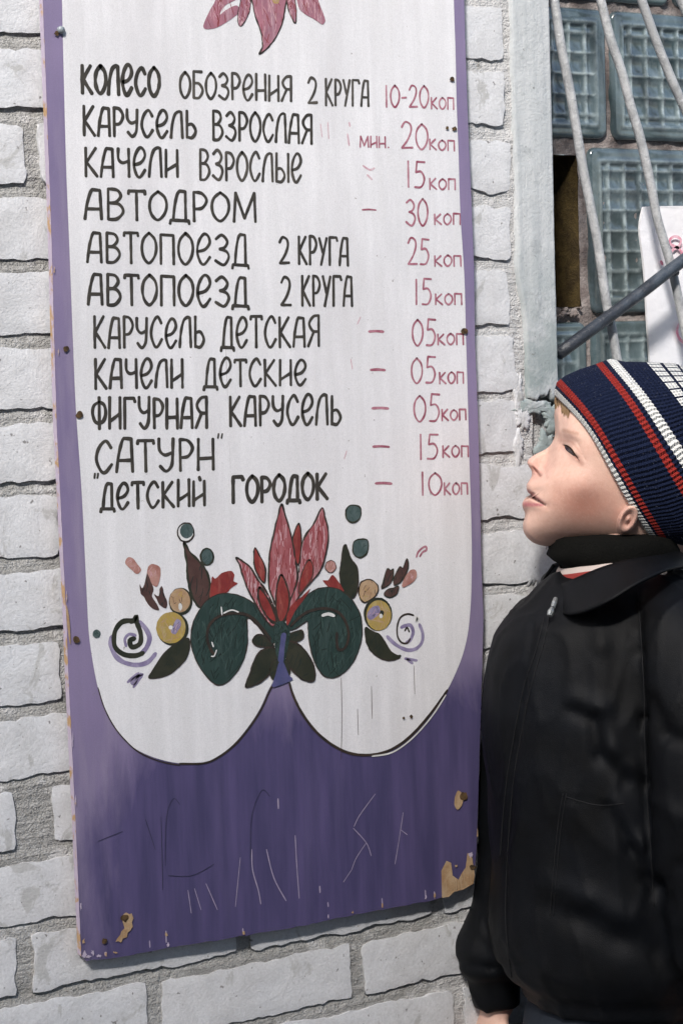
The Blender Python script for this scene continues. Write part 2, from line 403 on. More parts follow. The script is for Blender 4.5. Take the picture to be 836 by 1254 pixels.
# plaster band round the opening: front strip, ragged foot, reveal
def strip_y(x, z):
    return -.0025+.0010*noise.noise(Vector((x*30, 2, z*7)))+.0004*noise.noise(Vector((x*90, 5, z*60)))
Zt = ZT+.1; Zb = WP(650, 492).z
V, Fc = [], []
NXs, NZs = 26, 240
for j in range(NZs+1):
    z = Zb+(Zt-Zb)*j/NZs
    xl = edge_jamb+.002+.0035*noise.noise(Vector((0, 7, z*7)))+.0010*noise.noise(Vector((3, 7, z*60)))
    if z < WP(650, 330).z: xl += .009*min(1, (WP(650, 330).z-z)/.05)
    for i in range(NXs+1):
        u = i/NXs; x = xl+(OPEN_L-xl)*u+(  .0010*noise.noise(Vector((9, 1, z*12))) if i == NXs else 0)
        zz = z
        if j < 14: zz += (1-j/14)*(.030*noise.noise(Vector((x*38, 0, 1)))+.010*noise.noise(Vector((x*170, 0, 1))))
        y = strip_y(x, z)
        if i == 0 or j == 0: y = .006
        if i == 1 and j: y += .0008
        if i == NXs: y += .003
        V.append((x, y, zz))
    V.append((OPEN_L+.001*noise.noise(Vector((2, 2, z*15))), .016, zz)); V.append((OPEN_L, RECESS+.06, zz))
W_ = NXs+3
for j in range(NZs):
    for i in range(W_-1):
        q = j*W_+i; Fc.append((q, q+1, q+W_+1, q+W_))
mesh_obj('window_jamb', V, Fc, M['plaster'], wall)
for (x, y, rx_, rz_) in ((655, 500, 26, 8), (640, 512, 10, 12), (676, 512, 14, 14), (668, 545, 12, 14), (634, 545, 7, 22), (672, 585, 14, 9), (655, 690, 10, 34), (668, 640, 16, 16), (634, 480, 6, 24)):
    V, Fc = [], []; p = WP(x, y); K_ = 60
    for ring_, (sc_, dep) in enumerate(((0, -.0007), (.55, -.0007), (.93, -.0005), (1, .0024))):
        for k in range(K_):
            a_ = 2*math.pi*k/K_; q_ = 1+.75*noise.noise(Vector((math.cos(a_)*1.7+x, math.sin(a_)*1.7+y, 0)))+.40*noise.noise(Vector((math.cos(a_)*6+x, math.sin(a_)*6+y, 3)))
            V.append((p.x+rx_*.0009*sc_*q_*math.cos(a_), dep+.0006*noise.noise(Vector((k*.7, sc_*3, x))), p.z+rz_*.0009*sc_*q_*math.sin(a_)))
    for r_ in range(3):
        for k in range(K_): Fc.append((r_*K_+k, r_*K_+(k+1) % K_, (r_+1)*K_+(k+1) % K_, (r_+1)*K_+k))
    mesh_obj('plaster_smear', V, Fc, M['plaster'] if y in (500, 512) and x != 640 or y == 545 and x > 650 else M['brick'], wall)
V, Fc = [], []
addbox(V, Fc, (OPEN_R, -.006, SILL_Z), (OPEN_R+.07, RECESS+.06, HEAD_Z)); 
mesh_obj('window_jamb', V, Fc, M['plaster'], wall, smooth=False)
V, Fc = [], []
addbox(V, Fc, (OPEN_L+.003, -.02, SILL_Z-.03), (OPEN_R+.05, RECESS+.06, SILL_Z))
mesh_obj('window_sill', V, Fc, M['plaster'], wall, smooth=False)
V, Fc = [], []
addbox(V, Fc, (OPEN_L-.05, -.004, HEAD_Z), (OPEN_R+.05, RECESS+.06, HEAD_Z+.06))
mesh_obj('lintel', V, Fc, M['plaster'], wall, smooth=False)

# ------------------------------------------------------------------ glass block window
def glass_mat():
    m, nt, b = new_mat('ribbed_glass', .16, (.10, .17, .19), .9); g = NG(nt); v = g.coord()
    n = g.noise(v, 14, 4, .6, .5); dust = g.noise(g.coord((1, 1, 1)), 60, 5, .7)
    c = g.mix(g.ramp(n, .35, .65), (.040, .062, .070), (.105, .140, .155))
    c = g.mix(g.math('MULTIPLY', g.ramp(dust, .48, .75), .40), c, (.22, .26, .28))
    oi = g.N.new('ShaderNodeObjectInfo'); c = g.mix(g.math('MULTIPLY', oi.outputs['Random'], .45), c, (.060, .105, .100))
    grime = g.noise(g.coord((5, 5, 3)), 1, 6, .7, .6); c = g.mix(g.math('MULTIPLY', g.ramp(grime, .52, .62), .55), c, (.035, .045, .042))
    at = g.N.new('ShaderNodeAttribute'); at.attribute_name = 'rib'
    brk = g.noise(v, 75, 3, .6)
    c = g.mix(g.math('MULTIPLY', at.outputs['Fac'], g.ramp(brk, .30, .62)), c, (.68, .78, .79))  # pale glints along the ribs, painted into the base colour
    g.L(c, b.inputs['Base Color'])
    g.L(g.math('ADD', g.math('MULTIPLY', dust, .14), .06), b.inputs['Roughness'])
    b.inputs['Coat Weight'].default_value = .6; b.inputs['Coat Roughness'].default_value = .08
    b.inputs['IOR'].default_value = 1.52
    g.bump(g.noise(v, 90, 2, .5), .25, .002, b); return m
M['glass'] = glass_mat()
M['joint'] = simple('crumbling_pink_grey_joint', (.30, .265, .25), (.17, .14, .13), 45, .95, .9, .004, .1)
M['rust_box'] = simple('brown_cavity', (.10, .070, .028), (.055, .038, .018), 60, .9, .8, .004, .15)
win = empty('glass_block_window', ((OPEN_L+OPEN_R)/2, RECESS, SILL_Z), 'window of teal ribbed glass blocks set deep in the brick wall', 'window')
YG = RECESS
x_a = OPEN_L+.003
zr = [SILL_Z+.002, WP(760, 388, YG).z, WP(760, 176, YG).z, WP(760, 8, YG).z]
xj1 = WP(746, 90, YG).x              # joint in the upper row
bw = .196
def glass_block(x0, x1, z0, z1):
    st = .0023 if z0 < WP(760, -20, YG).z and x0 < WP(860, 200, YG).x else .007
    nx = int((x1-x0)/st); nn = int((z1-z0)/st); V = []; Fc = []; A_ = []
    cx, cz, hx, hz = (x0+x1)/2, (z0+z1)/2, (x1-x0)/2, (z1-z0)/2
    for j in range(nn+1):
        for i in range(nx+1):
            u = -1+2*i/nx; v = -1+2*j/nn; att = 0.0
            x, z = u*hx, v*hz; rc = .011
            ex, ez = hx-abs(x), hz-abs(z)
            if ex < rc and ez < rc:
                d = math.hypot(rc-ex, rc-ez); mx = max(rc-ex, rc-ez)
                if d > 0: x -= math.copysign((rc-ex)*(1-mx/d), x); z -= math.copysign((rc-ez)*(1-mx/d), z)
            e = min(ex, ez)
            y = YG
            if e < .0035: y += .004*(1-e/.0035)**2
            if e > .017:
                ux = (x/.0225) % 1.0; uz = (z/.0225) % 1.0
                dx_ = min(ux, 1-ux)*.0225
                ri = math.exp(-(dx_/.0027)**2)
                dz_ = min(uz, 1-uz)*.0225; rz_ = math.exp(-(dz_/.0014)**2)
                y += (.0012+.0016*math.sin(math.pi*uz)+.0008*math.sin(math.pi*ux)-.0022*ri-.0010*rz_)*min(1, (e-.017)/.003)
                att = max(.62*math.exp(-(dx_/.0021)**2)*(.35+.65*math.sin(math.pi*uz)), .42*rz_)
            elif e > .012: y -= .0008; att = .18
            V.append((cx+x, y, cz+z)); A_.append(att)
    W = nx+1
    for j in range(nn):
        for i in range(nx): q = j*W+i; Fc.append((q, q+1, q+W+1, q+W))
    ring = [i for i in range(W)]+[j*W+nx for j in range(1, nn+1)]+[nn*W+i for i in range(nx-1, -1, -1)]+[j*W for j in range(nn-1, 0, -1)]
    b0 = len(V)
    for r_ in ring: V.append((V[r_][0], YG+.05, V[r_][2]))
    n = len(ring)
    for i in range(n): Fc.append((ring[(i+1) % n], ring[i], b0+i, b0+(i+1) % n))
    o = mesh_obj('glass_block', V, Fc, M['glass'], win)
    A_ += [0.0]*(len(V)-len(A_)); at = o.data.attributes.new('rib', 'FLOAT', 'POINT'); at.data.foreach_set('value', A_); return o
jw = .009
x2 = WP(723, 280, YG).x               # left side of the second-row block
hole_r = WP(712, 280, YG).x
rows = [(zr[0], zr[1]), (zr[1], zr[2]), (zr[2], zr[3]), (zr[3], zr[3]+.2), (zr[3]+.2, zr[3]+.4), (zr[3]+.4, HEAD_Z)]
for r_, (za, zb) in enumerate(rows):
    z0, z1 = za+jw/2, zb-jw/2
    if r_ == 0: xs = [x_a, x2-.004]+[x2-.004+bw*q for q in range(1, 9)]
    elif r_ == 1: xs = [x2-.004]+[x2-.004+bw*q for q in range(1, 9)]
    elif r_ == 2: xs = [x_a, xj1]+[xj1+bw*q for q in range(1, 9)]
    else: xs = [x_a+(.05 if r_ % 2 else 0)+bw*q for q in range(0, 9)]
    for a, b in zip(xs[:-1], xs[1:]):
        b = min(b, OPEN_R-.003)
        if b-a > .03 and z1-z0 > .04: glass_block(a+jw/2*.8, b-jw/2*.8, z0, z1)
hz0, hz1 = WP(690, 376, YG).z, WP(690, 189, YG).z
def joint_y(x, z): return YG+.006+.005*noise.noise(Vector((x*40, 3, z*40)))+.002*noise.noise(Vector((x*130, 3, z*130)))
V, Fc = [], []
def jgrid(x0, x1, z0, z1, st):
    global V, Fc
    v, f = grid(x0, x1, z0, z1, st, joint_y); n0 = len(V); V += v; Fc += [tuple(q+n0 for q in t) for t in f]
jgrid(OPEN_L, OPEN_R, SILL_Z, hz0, .008)
jgrid(hole_r, OPEN_R, hz0, hz1, .006)
jgrid(OPEN_L, OPEN_R, hz1, HEAD_Z, .008)
mesh_obj('joint', V, Fc, M['joint'], win)
V, Fc = [], []                        # brown cavity where a block is missing
a, b = Vector((OPEN_L+.001, YG+.006, hz0)), Vector((hole_r, YG+.095, hz1))
n = len(V)
for x in (a.x, b.x):
    for y in (a.y, b.y):
        for z in (a.z, b.z): V.append((x, y, z))
for f in ((0, 2, 3, 1), (4, 5, 7, 6), (2, 6, 7, 3), (0, 4, 6, 2), (1, 3, 7, 5)): Fc.append(f)
o = mesh_obj('cavity', V, Fc, M['rust_box'], win, smooth=False); o['label'] = 'dark brown empty slot of a missing glass block'
# rubble crumbs on the ledge below the cavity
for i in range(9):
    p = WP(682+i*3.6, random.uniform(375, 388), YG-.002); s = random.uniform(.002, .0045)
    V, Fc = [], []
    for a_ in range(6):
        an = a_*math.pi/3; V.append((p.x+s*math.cos(an)*random.uniform(.7, 1.2), p.y, p.z+s*math.sin(an)*random.uniform(.7, 1.2)))
    V.append((p.x, p.y-s*.8, p.z)); V.append((p.x, p.y+.012, p.z))
    for a_ in range(6): Fc += [(a_, (a_+1) % 6, 6), ((a_+1) % 6, a_, 7)]
    mesh_obj('rubble_chip', V, Fc, M['joint'], win, smooth=False)

# ------------------------------------------------------------------ tubes
def tube_geo(path, rad, seg=12, cap=True):
    path = [Vector(p) for p in path]; n = len(path)
    rad = rad if isinstance(rad, (list, tuple)) else [rad]*n
    V, Fc = [], []; up = Vector((0, 1, 0.13)).normalized()
    for i, p in enumerate(path):
        t = (path[min(i+1, n-1)]-path[max(i-1, 0)]).normalized()
        a = t.cross(up)
        if a.length < .05: a = t.cross(Vector((1, 0, 0)))
        a.normalize(); b = a.cross(t).normalized()
        for k in range(seg):
            an = 2*math.pi*k/seg; V.append(p+a*rad[i]*math.cos(an)+b*rad[i]*math.sin(an))
    for i in range(n-1):
        for k in range(seg):
            Fc.append((i*seg+k, i*seg+(k+1) % seg, (i+1)*seg+(k+1) % seg, (i+1)*seg+k))
    if cap:
        Fc.append(tuple(range(seg))[::-1]); Fc.append(tuple((n-1)*seg+k for k in range(seg)))
    return V, Fc
def bar_mat(name, c1, c2, c3, rough=.45):
    m, nt, b = new_mat(name, rough, c1, .5); g = NG(nt); v = g.coord()
    n = g.noise(v, 70, 5, .75, .5); n2 = g.noise(v, 9, 3, .6); f = g.noise(v, 400, 2, .6)
    c = g.mix(g.ramp(n, .42, .6), c1, c2); c = g.mix(g.ramp(n2, .56, .60), c, c3)
    g.L(c, b.inputs['Base Color']); g.bump(g.math('ADD', g.math('MULTIPLY', n, 2), f), .6, .0012, b); return m
M['bar'] = bar_mat('chipped_pale_bar_paint', (.46, .465, .47), (.30, .305, .31), (.36, .365, .37), .28)
M['crossbar'] = bar_mat('dark_blue_grey_bar_paint', (.035, .045, .060), (.06, .072, .088), (.028, .032, .04), .35)
YB = .022
grille = empty('window_grille', (OPEN_L+.3, YB, SILL_Z), 'fan of slanting pale steel bars crossed by one dark bar before the glass', 'window grille')
bars = [[(662, -80), (678, 0), (686.5, 57), (698, 115), (712, 199), (723, 256), (732, 303), (741, 366), (748, 400), (756, 446), (760, 470)],
        [(716, -80), (735, 0), (747, 48), (760, 86), (771.7, 130), (784, 172), (797, 230), (804, 267), (817, 311), (826, 347), (836, 395), (848, 450)],
        [(757, -80), (785, 0), (802, 48), (821, 96), (837, 132), (866, 200), (900, 290), (950, 430)],
        [(800, -80), (833, 0), (857, 50), (900, 130), (960, 240), (1010, 330)],
        [(843, -80), (885, 0), (950, 90), (1040, 210)]]
def to_z(pts, z_px_top, z_bot):
    # carry each rod straight on to the rails above and below
    a, b = Vector(pts[0]), Vector(pts[1]); d = (a-b).normalized(); top = a+d*((a.y-z_px_top)/-d.y)
    a, b = Vector(pts[-1]), Vector(pts[-2]); d = (a-b).normalized(); P_ = []
    k = 0; p = a.copy()
    while WP(p.x, p.y, YB).z > z_bot+.012 and k < 200 and WP(p.x, p.y, YB).x < OPEN_R-.03: p = p+d*10; k += 1
    return [tuple(a_) for a_ in (Vector(pts[0]).lerp(top, 1), Vector(pts[0]).lerp(top, .5))]+list(pts)+([tuple(p)] if k else [])
RAIL_Z = WP(700, -420, YB).z
for zq, nm in ((RAIL_Z, 'top_rail'), (SILL_Z+.012, 'bottom_rail')):
    V, Fc = tube_geo([Vector((OPEN_L-.01, YB, zq)), Vector(((OPEN_L+OPEN_R)/2, YB, zq)), Vector((OPEN_R+.01, YB, zq))], .0065, 12); mesh_obj(nm, V, Fc, M['bar'], grille)
bars = [to_z(b_, -415, SILL_Z) for b_ in bars]
for bi, pts in enumerate(bars):
    P = cr([WP(x, y, YB) for x, y in pts], 4)
    V, Fc = tube_geo(P, [.0051*(1+.05*noise.noise(p*30)) for p in P], 14)
    mesh_obj('bar', V, Fc, M['bar'], grille)
P = cr([WP(x, y, YB-.014) for x, y in [(683, 433.5), (742, 390), (790, 354), (836, 318.5), (950, 236), (1080, 150), (1250, 40), (1420, -60)]], 3)
V, Fc = tube_geo(P, .0068, 14); o = mesh_obj('cross_bar', V, Fc, M['crossbar'], grille); o['label'] = 'dark blue grey bar crossing the pale ones'
for (x, y) in ((744, 389), (825, 328)):
    p = WP(x, y, YB-.006); V, Fc = tube_geo([p+Vector((0, -.004, -.007)), p+Vector((.001, .001, -.002)), p+Vector((.0, .004, .007))], [.003, .0055, .003], 8)
    mesh_obj('weld', V, Fc, M['crossbar'], grille)

# ------------------------------------------------------------------ flat paint helpers
def poly_geo(pts2, plane, Y):
    P = [WP(x, y, plane) for x, y in pts2]; P = [Vector((p.x, Y, p.z)) for p in P]
    tris = tessellate_polygon([[Vector((p.x, p.z, 0)) for p in P]])
    out = []
    for t in tris:
        a, b_, c_ = [P[i] for i in t]
        nrm = (b_-a).cross(c_-a)
        out.append(t if nrm.y < 0 else t[::-1])
    return P, out
def ribbon_geo(P, wd, Y, wob=.12, taper=True):
    """flat brush stroke: P world points in an XZ plane, wd width in metres"""
    n = len(P); V, Fc = [], []
    if n < 2: return V, Fc
    for i, p in enumerate(P):
        t = (P[min(i+1, n-1)]-P[max(i-1, 0)]); t = Vector((t.x, 0, t.z))
        if t.length < 1e-9: t = Vector((1, 0, 0))
        t.normalize(); nrm = Vector((-t.z, 0, t.x))
        wv = wd*.5*(1+wob*noise.noise(Vector((p.x*160, 0, p.z*160)))*1.6)
        if taper and n > 3 and i in (0, n-1): wv *= .72
        V.append(Vector((p.x, Y, p.z))+nrm*wv); V.append(Vector((p.x, Y, p.z))-nrm*wv)
    for i in range(n-1): Fc.append((2*i, 2*i+1, 2*i+3, 2*i+2))
    # round ends
    for (i, j) in ((0, 1), (n-1, n-2)):
        p = P[i]; d = P[i]-P[j]; d = Vector((d.x, 0, d.z))
        if d.length < 1e-9: continue
        d.normalize(); nrm = Vector((-d.z, 0, d.x)); r_ = (V[2*i]-V[2*i+1]).length/2; b0 = len(V)
        for k in range(7):
            an = -math.pi/2+math.pi*k/6; V.append(Vector((p.x, Y, p.z))+d*r_*math.cos(an)*.8+nrm*r_*math.sin(an))
        Fc.append(tuple(b0+k for k in range(7)))
    return V, Fc
class Geo:
    def __init__(s): s.V = []; s.F = []
    def add(s, vf):
        n0 = len(s.V); s.V += [tuple(v) for v in vf[0]]; s.F += [tuple(q+n0 for q in f) for f in vf[1]]
    def build(s, name, mat, parent, label=None):
        if not s.V: return None
        o = mesh_obj(name, s.V, s.F, mat, parent, smooth=False)
        if label: o['label'] = label
        return o

# ------------------------------------------------------------------ painted price board
YF = -.015                             # front face of the board
PXM = (WP(301, 600, YF)-WP(300, 600, YF)).x      # metres per picture pixel along the board
outline = [(40, -260), (53, 0), (59, 161), (64, 301), (67, 420), (70, 520), (74.5, 610), (79, 701), (82, 760), (84, 820), (88, 900), (91, 963), (95, 1050), (98, 1126), (100, 1171),
           (106, 1176), (133, 1173.5), (174, 1167), (221, 1158), (288, 1147), (358, 1135.5), (430, 1121), (481, 1111), (531, 1102), (555, 1093), (579, 1082),
           (583, 1040), (585, 980), (587, 911), (590, 820), (591.5, 755), (589, 693), (587, 600), (585, 517), (581, 417), (580, 328), (576, 227), (573, 160), (569.5, 60), (568, 0), (560, -260)]
board = empty('price_board', WP(340, 1120, YF), 'tall lilac and white plywood board hand painted with ride prices and folk flowers', 'sign board')
dense = []
for i in range(len(outline)):
    a, b = Vector(outline[i]), Vector(outline[(i+1) % len(outline)]); L_ = (b-a).length; n = max(1, int(L_/6))
    for k in range(n):
        p = a.lerp(b, k/n); amp = 1.5 if 1080 < p.y and 105 < p.x < 580 else .8
        q = noise.noise(Vector((p.x*.23, p.y*.23, 0)))*amp + (amp*.5*random.random() if amp > 1 else 0)
        dense.append((p.x+.5*q, p.y+q*(1 if amp > 1 else .3)))
P, T = poly_geo(dense, YF, YF)
V = [tuple(p) for p in P]; n = len(V); V += [(p.x, YF+.009, p.z) for p in P]
Fc = [tuple(t) for t in T]+[tuple(q+n for q in t[::-1]) for t in T]
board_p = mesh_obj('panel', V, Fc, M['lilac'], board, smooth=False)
eV = [(p.x, YF+.0004, p.z) for p in P]+[(p.x, YF+.009, p.z) for p in P]; eF = []
for i in range(n):
    j = (i+1) % n; eF.append((i, i+n, j+n, j))
M['edge'] = simple('painted_plywood_edge', (.42, .36, .45), (.40, .26, .14), 45, .75, .5, .001, .2, .52, .6)
mesh_obj('panel_edge', eV, eF, M['edge'], board, smooth=False)
for px in (190, 480):
    for py in (150, 960):
        V, Fc = [], []
        p = WP(px, py, YF); addbox(V, Fc, (p.x-.02, YF+.0085, p.z-.05), (p.x+.02, .004, p.z+.05))
        mesh_obj('batten', V, Fc, M['raw_wood'], board, smooth=False)
left = [(70, -230), (76, 0), (78, 84), (81, 201), (85, 301), (89.5, 419), (93, 500), (100, 601), (105, 701), (108.5, 770), (113, 806), (119, 838), (126, 862), (137, 884), (150, 902), (166, 917), (190, 928), (218, 934.5), (247, 934), (265, 927), (285, 912), (303, 891), (318, 868), (328, 846), (336, 832)]
right = [(345, 822), (352, 832), (358, 850), (368, 871), (384, 893), (402, 909), (424, 921), (447, 924.5), (470, 921), (491, 910), (510, 893), (530, 869), (547, 845), (560, 818), (568, 795), (573, 770), (576, 735), (577, 690), (576.5, 640), (574, 560), (572, 484), (570, 417), (568, 340), (563, 261), (561, 194), (558.5, 127), (557, 60), (555, 0), (549, -230)]
white_out = cr(left, 4)+[Vector((341, 822))]+cr(right, 4)
white_out = [(p.x, p.y) for p in white_out]
wy = YF-.0004
P, T = poly_geo(white_out, YF, wy)
mesh_obj('painted_field', [tuple(p) for p in P], [tuple(t) for t in T], M['white_panel'], board, smooth=False)['label'] = 'white painted field with two rounded lobes'
def stroke(pts, wpx, Y, smooth=True, taper=True, wob=.12, n=5):
    q = cr([Vector((x, y)) for x, y in pts], n) if smooth else [Vector(p) for p in pts]
    P = [WP(v.x, v.y, YF) for v in q]
    return ribbon_geo(P, wpx*PXM, Y, wob, taper)
g_ = Geo()
g_.add(stroke([(p[0]+1.5, p[1]+.5) for p in left[17:]], 2.2, YF-.0007)); g_.build('outline', M['outline'], board); g_ = Geo()
g_.add(stroke([(354, 836)]+right[2:13], 3.0, YF-.0007)); g_.build('outline', M['outline'], board); g_ = Geo(); g_.add(stroke([(120, 842), (127, 865), (138, 887), (152, 905), (170, 921), (195, 932), (220, 937)], 1.2, YF-.0007))
g_.build('outline', M['outline'], board)
g_ = Geo(); g_.add(stroke([(455, 926), (480, 921), (505, 903), (528, 877), (545, 851)], 1.8, YF-.0008)); g_.build('outline', M['cream'], board)

# stroke alphabet: (smooth, points) in a unit box, y up
G = {
 'К': [(0, [(.08, 0), (.05, 1)]), (0, [(.82, 1), (.12, .5), (.95, 0)])],
 'О': [(1, [(.5, 1), (.14, .8), (.02, .5), (.15, .18), (.5, 0), (.86, .2), (1, .5), (.88, .8), (.5, 1)])],
 'Л': [(1, [(0, 0), (.1, .5), (.32, .88), (.62, 1), (.85, .98)]), (0, [(.85, .98), (.95, 0)])],
 'Е': [(1, [(.12, .42), (.6, .5), (.9, .72), (.78, .95), (.48, 1), (.16, .75), (.06, .4), (.28, .06), (.55, .0), (.92, .24)])],
 'С': [(1, [(.92, .78), (.6, 1), (.2, .78), (.05, .42), (.32, .06), (.6, .02), (.96, .26)])],
 'Б': [(0, [(.85, 1), (.08, 1), (.1, .02)]), (1, [(.1, .56), (.6, .55), (.95, .3), (.62, .03), (.1, .02)])],
 'З': [(1, [(.08, .86), (.48, 1), (.85, .8), (.7, .6), (.35, .53)]), (1, [(.35, .53), (.8, .45), (.95, .25), (.62, 0), (.05, .14)])],
 'Р': [(0, [(.12, 0), (.08, 1)]), (1, [(.08, 1), (.62, .96), (.95, .72), (.65, .46), (.1, .42)])],
 'Н': [(0, [(.06, 1), (.06, 0)]), (0, [(.92, 1), (.95, 0)]), (0, [(.06, .36), (.93, .38)])],
 'И': [(0, [(.06, 1), (.06, 0)]), (0, [(.92, 1), (.95, 0)]), (0, [(.06, .22), (.93, .48)])],
 'Я': [(0, [(.92, 0), (.9, 1)]), (1, [(.9, 1), (.45, .97), (.1, .74), (.4, .5), (.9, .48)]), (0, [(.5, .48), (.02, 0)])],
 'А': [(1, [(0, 0), (.12, .5), (.3, .88), (.42, 1)]), (0, [(.42, 1), (.86, .98), (.95, 0)]), (0, [(.1, .34), (.9, .34)])],
 'У': [(1, [(.06, 1), (.1, .66), (.42, .5), (.88, .58)]), (0, [(.9, 1), (.88, .5)]), (1, [(.88, .56), (.82, .18), (.5, 0), (.14, .16)])],
 'у': [(0, [(.06, 1), (.5, .45)]), (0, [(.95, 1), (.3, 0)])],
 'Ь': [(0, [(.1, 1), (.1, 0)]), (1, [(.1, .03), (.6, .0), (.95, .24), (.6, .5), (.1, .46)])],
 'В': [(0, [(.1, 0), (.08, 1)]), (1, [(.08, 1), (.6, .96), (.8, .76), (.5, .56), (.1, .54)]), (1, [(.1, .54), (.7, .5), (.95, .26), (.6, .02), (.1, 0)])],
 'Ч': [(1, [(.08, 1), (.1, .64), (.4, .5), (.88, .56)]), (0, [(.88, 1), (.93, 0)])],
 'Ы': [(0, [(.06, 1), (.06, 0)]), (1, [(.06, .02), (.45, 0), (.68, .22), (.42, .46), (.06, .44)]), (0, [(.95, 1), (.97, 0)])],
 'Т': [(0, [(0, .9), (.02, 1), (.98, 1), (1, .9)]), (0, [(.48, 1), (.52, 0)])],
 'Д': [(1, [(.14, .02), (.22, .5), (.36, .88), (.5, 1)]), (0, [(.5, 1), (.82, .98), (.86, .02)]), (0, [(-.04, -.1), (0, .02), (1.02, .0), (1.06, -.1)])],
 'М': [(0, [(.04, 0), (.1, 1), (.5, .12), (.92, 1), (.98, 0)])],
 'П': [(0, [(.08, 0), (.06, 1), (.92, .98), (.95, 0)])],
 'Г': [(0, [(.1, 0), (.08, 1), (.85, 1), (.95, .88)])],
 'Ф': [(1, [(.5, .86), (.12, .74), (.02, .5), (.2, .24), (.5, .18), (.82, .26), (.98, .5), (.86, .76), (.5, .86)]), (0, [(.5, 1), (.52, 0)])],
 'Й': [(0, [(.06, 1), (.06, 0)]), (0, [(.92, 1), (.95, 0)]), (0, [(.06, .22), (.93, .48)]), (0, [(.52, 1.16), (.6, 1.04)])],
 '0': [(1, [(.5, 1), (.14, .8), (.02, .5), (.15, .18), (.5, 0), (.86, .2), (1, .5), (.88, .8), (.5, 1)])],
 '1': [(0, [(.5, 1), (.55, 0)])],
 '2': [(1, [(.08, .8), (.35, 1), (.75, .93), (.86, .7), (.6, .35), (.1, .02)]), (0, [(.1, .02), (.98, .04)])],
 '3': [(1, [(.08, .88), (.48, 1), (.85, .8), (.7, .6), (.35, .53)]), (1, [(.35, .53), (.8, .45), (.95, .25), (.62, 0), (.05, .14)])],
 '5': [(0, [(.95, .98), (.28, 1), (.2, .6)]), (1, [(.2, .6), (.65, .62), (.92, .36), (.66, .06), (.1, .03)])],
 '-': [(0, [(.05, .45), (.95, .47)])], '.': [(0, [(.3, .02), (.5, .04)])],
 '"': [(0, [(.2, 1), (.1, .1)]), (0, [(.85, 1), (.7, .1)])],
}
WD = {'1': .45, 'М': 1.3, 'Ф': 1.15, 'Ы': 1.25, 'Т': .95, '-': .55, '.': .4, 'Ь': .85, 'Р': .85, 'у': .95}
def text_geo(word, x0, x1, yt0, yb0, yt1, yb1, wpx, Y):
    geo = Geo(); sp = .24
    tot = sum(WD.get(c, 1) for c in word)+sp*(len(word)-1); x = 0
    for c in word:
        wc = WD.get(c, 1); jit = [random.uniform(-.04, .04) for _ in range(3)]
        for sm, pts in G[c]:
            q = []
            for (u, v) in pts:
                fx = (x+wc*u)/tot; px = x0+(x1-x0)*fx
                yt = yt0+(yt1-yt0)*fx; yb = yb0+(yb1-yb0)*fx
                v2 = v*(1+jit[0])+jit[1]*.3
                q.append((px+jit[2]*4*v, yb+(yt-yb)*v2))
            if not sm:
                d = []
                for a, b in zip(q[:-1], q[1:]):
                    for k in range(6): d.append((a[0]+(b[0]-a[0])*k/6, a[1]+(b[1]-a[1])*k/6))
                q = d+[q[-1]]
                # draw each straight run separately so that corners stay crisp
                for s0 in range(0, len(q)-1, 6): geo.add(stroke(q[s0:s0+7], wpx*.93, Y-random.random()*.00006, smooth=False, taper=False, wob=.16))
            else: geo.add(stroke(q, wpx*.93, Y-random.random()*.00006, True, False, .18, 6))
        x += wc+sp
    return geo
YT = YF-.0006
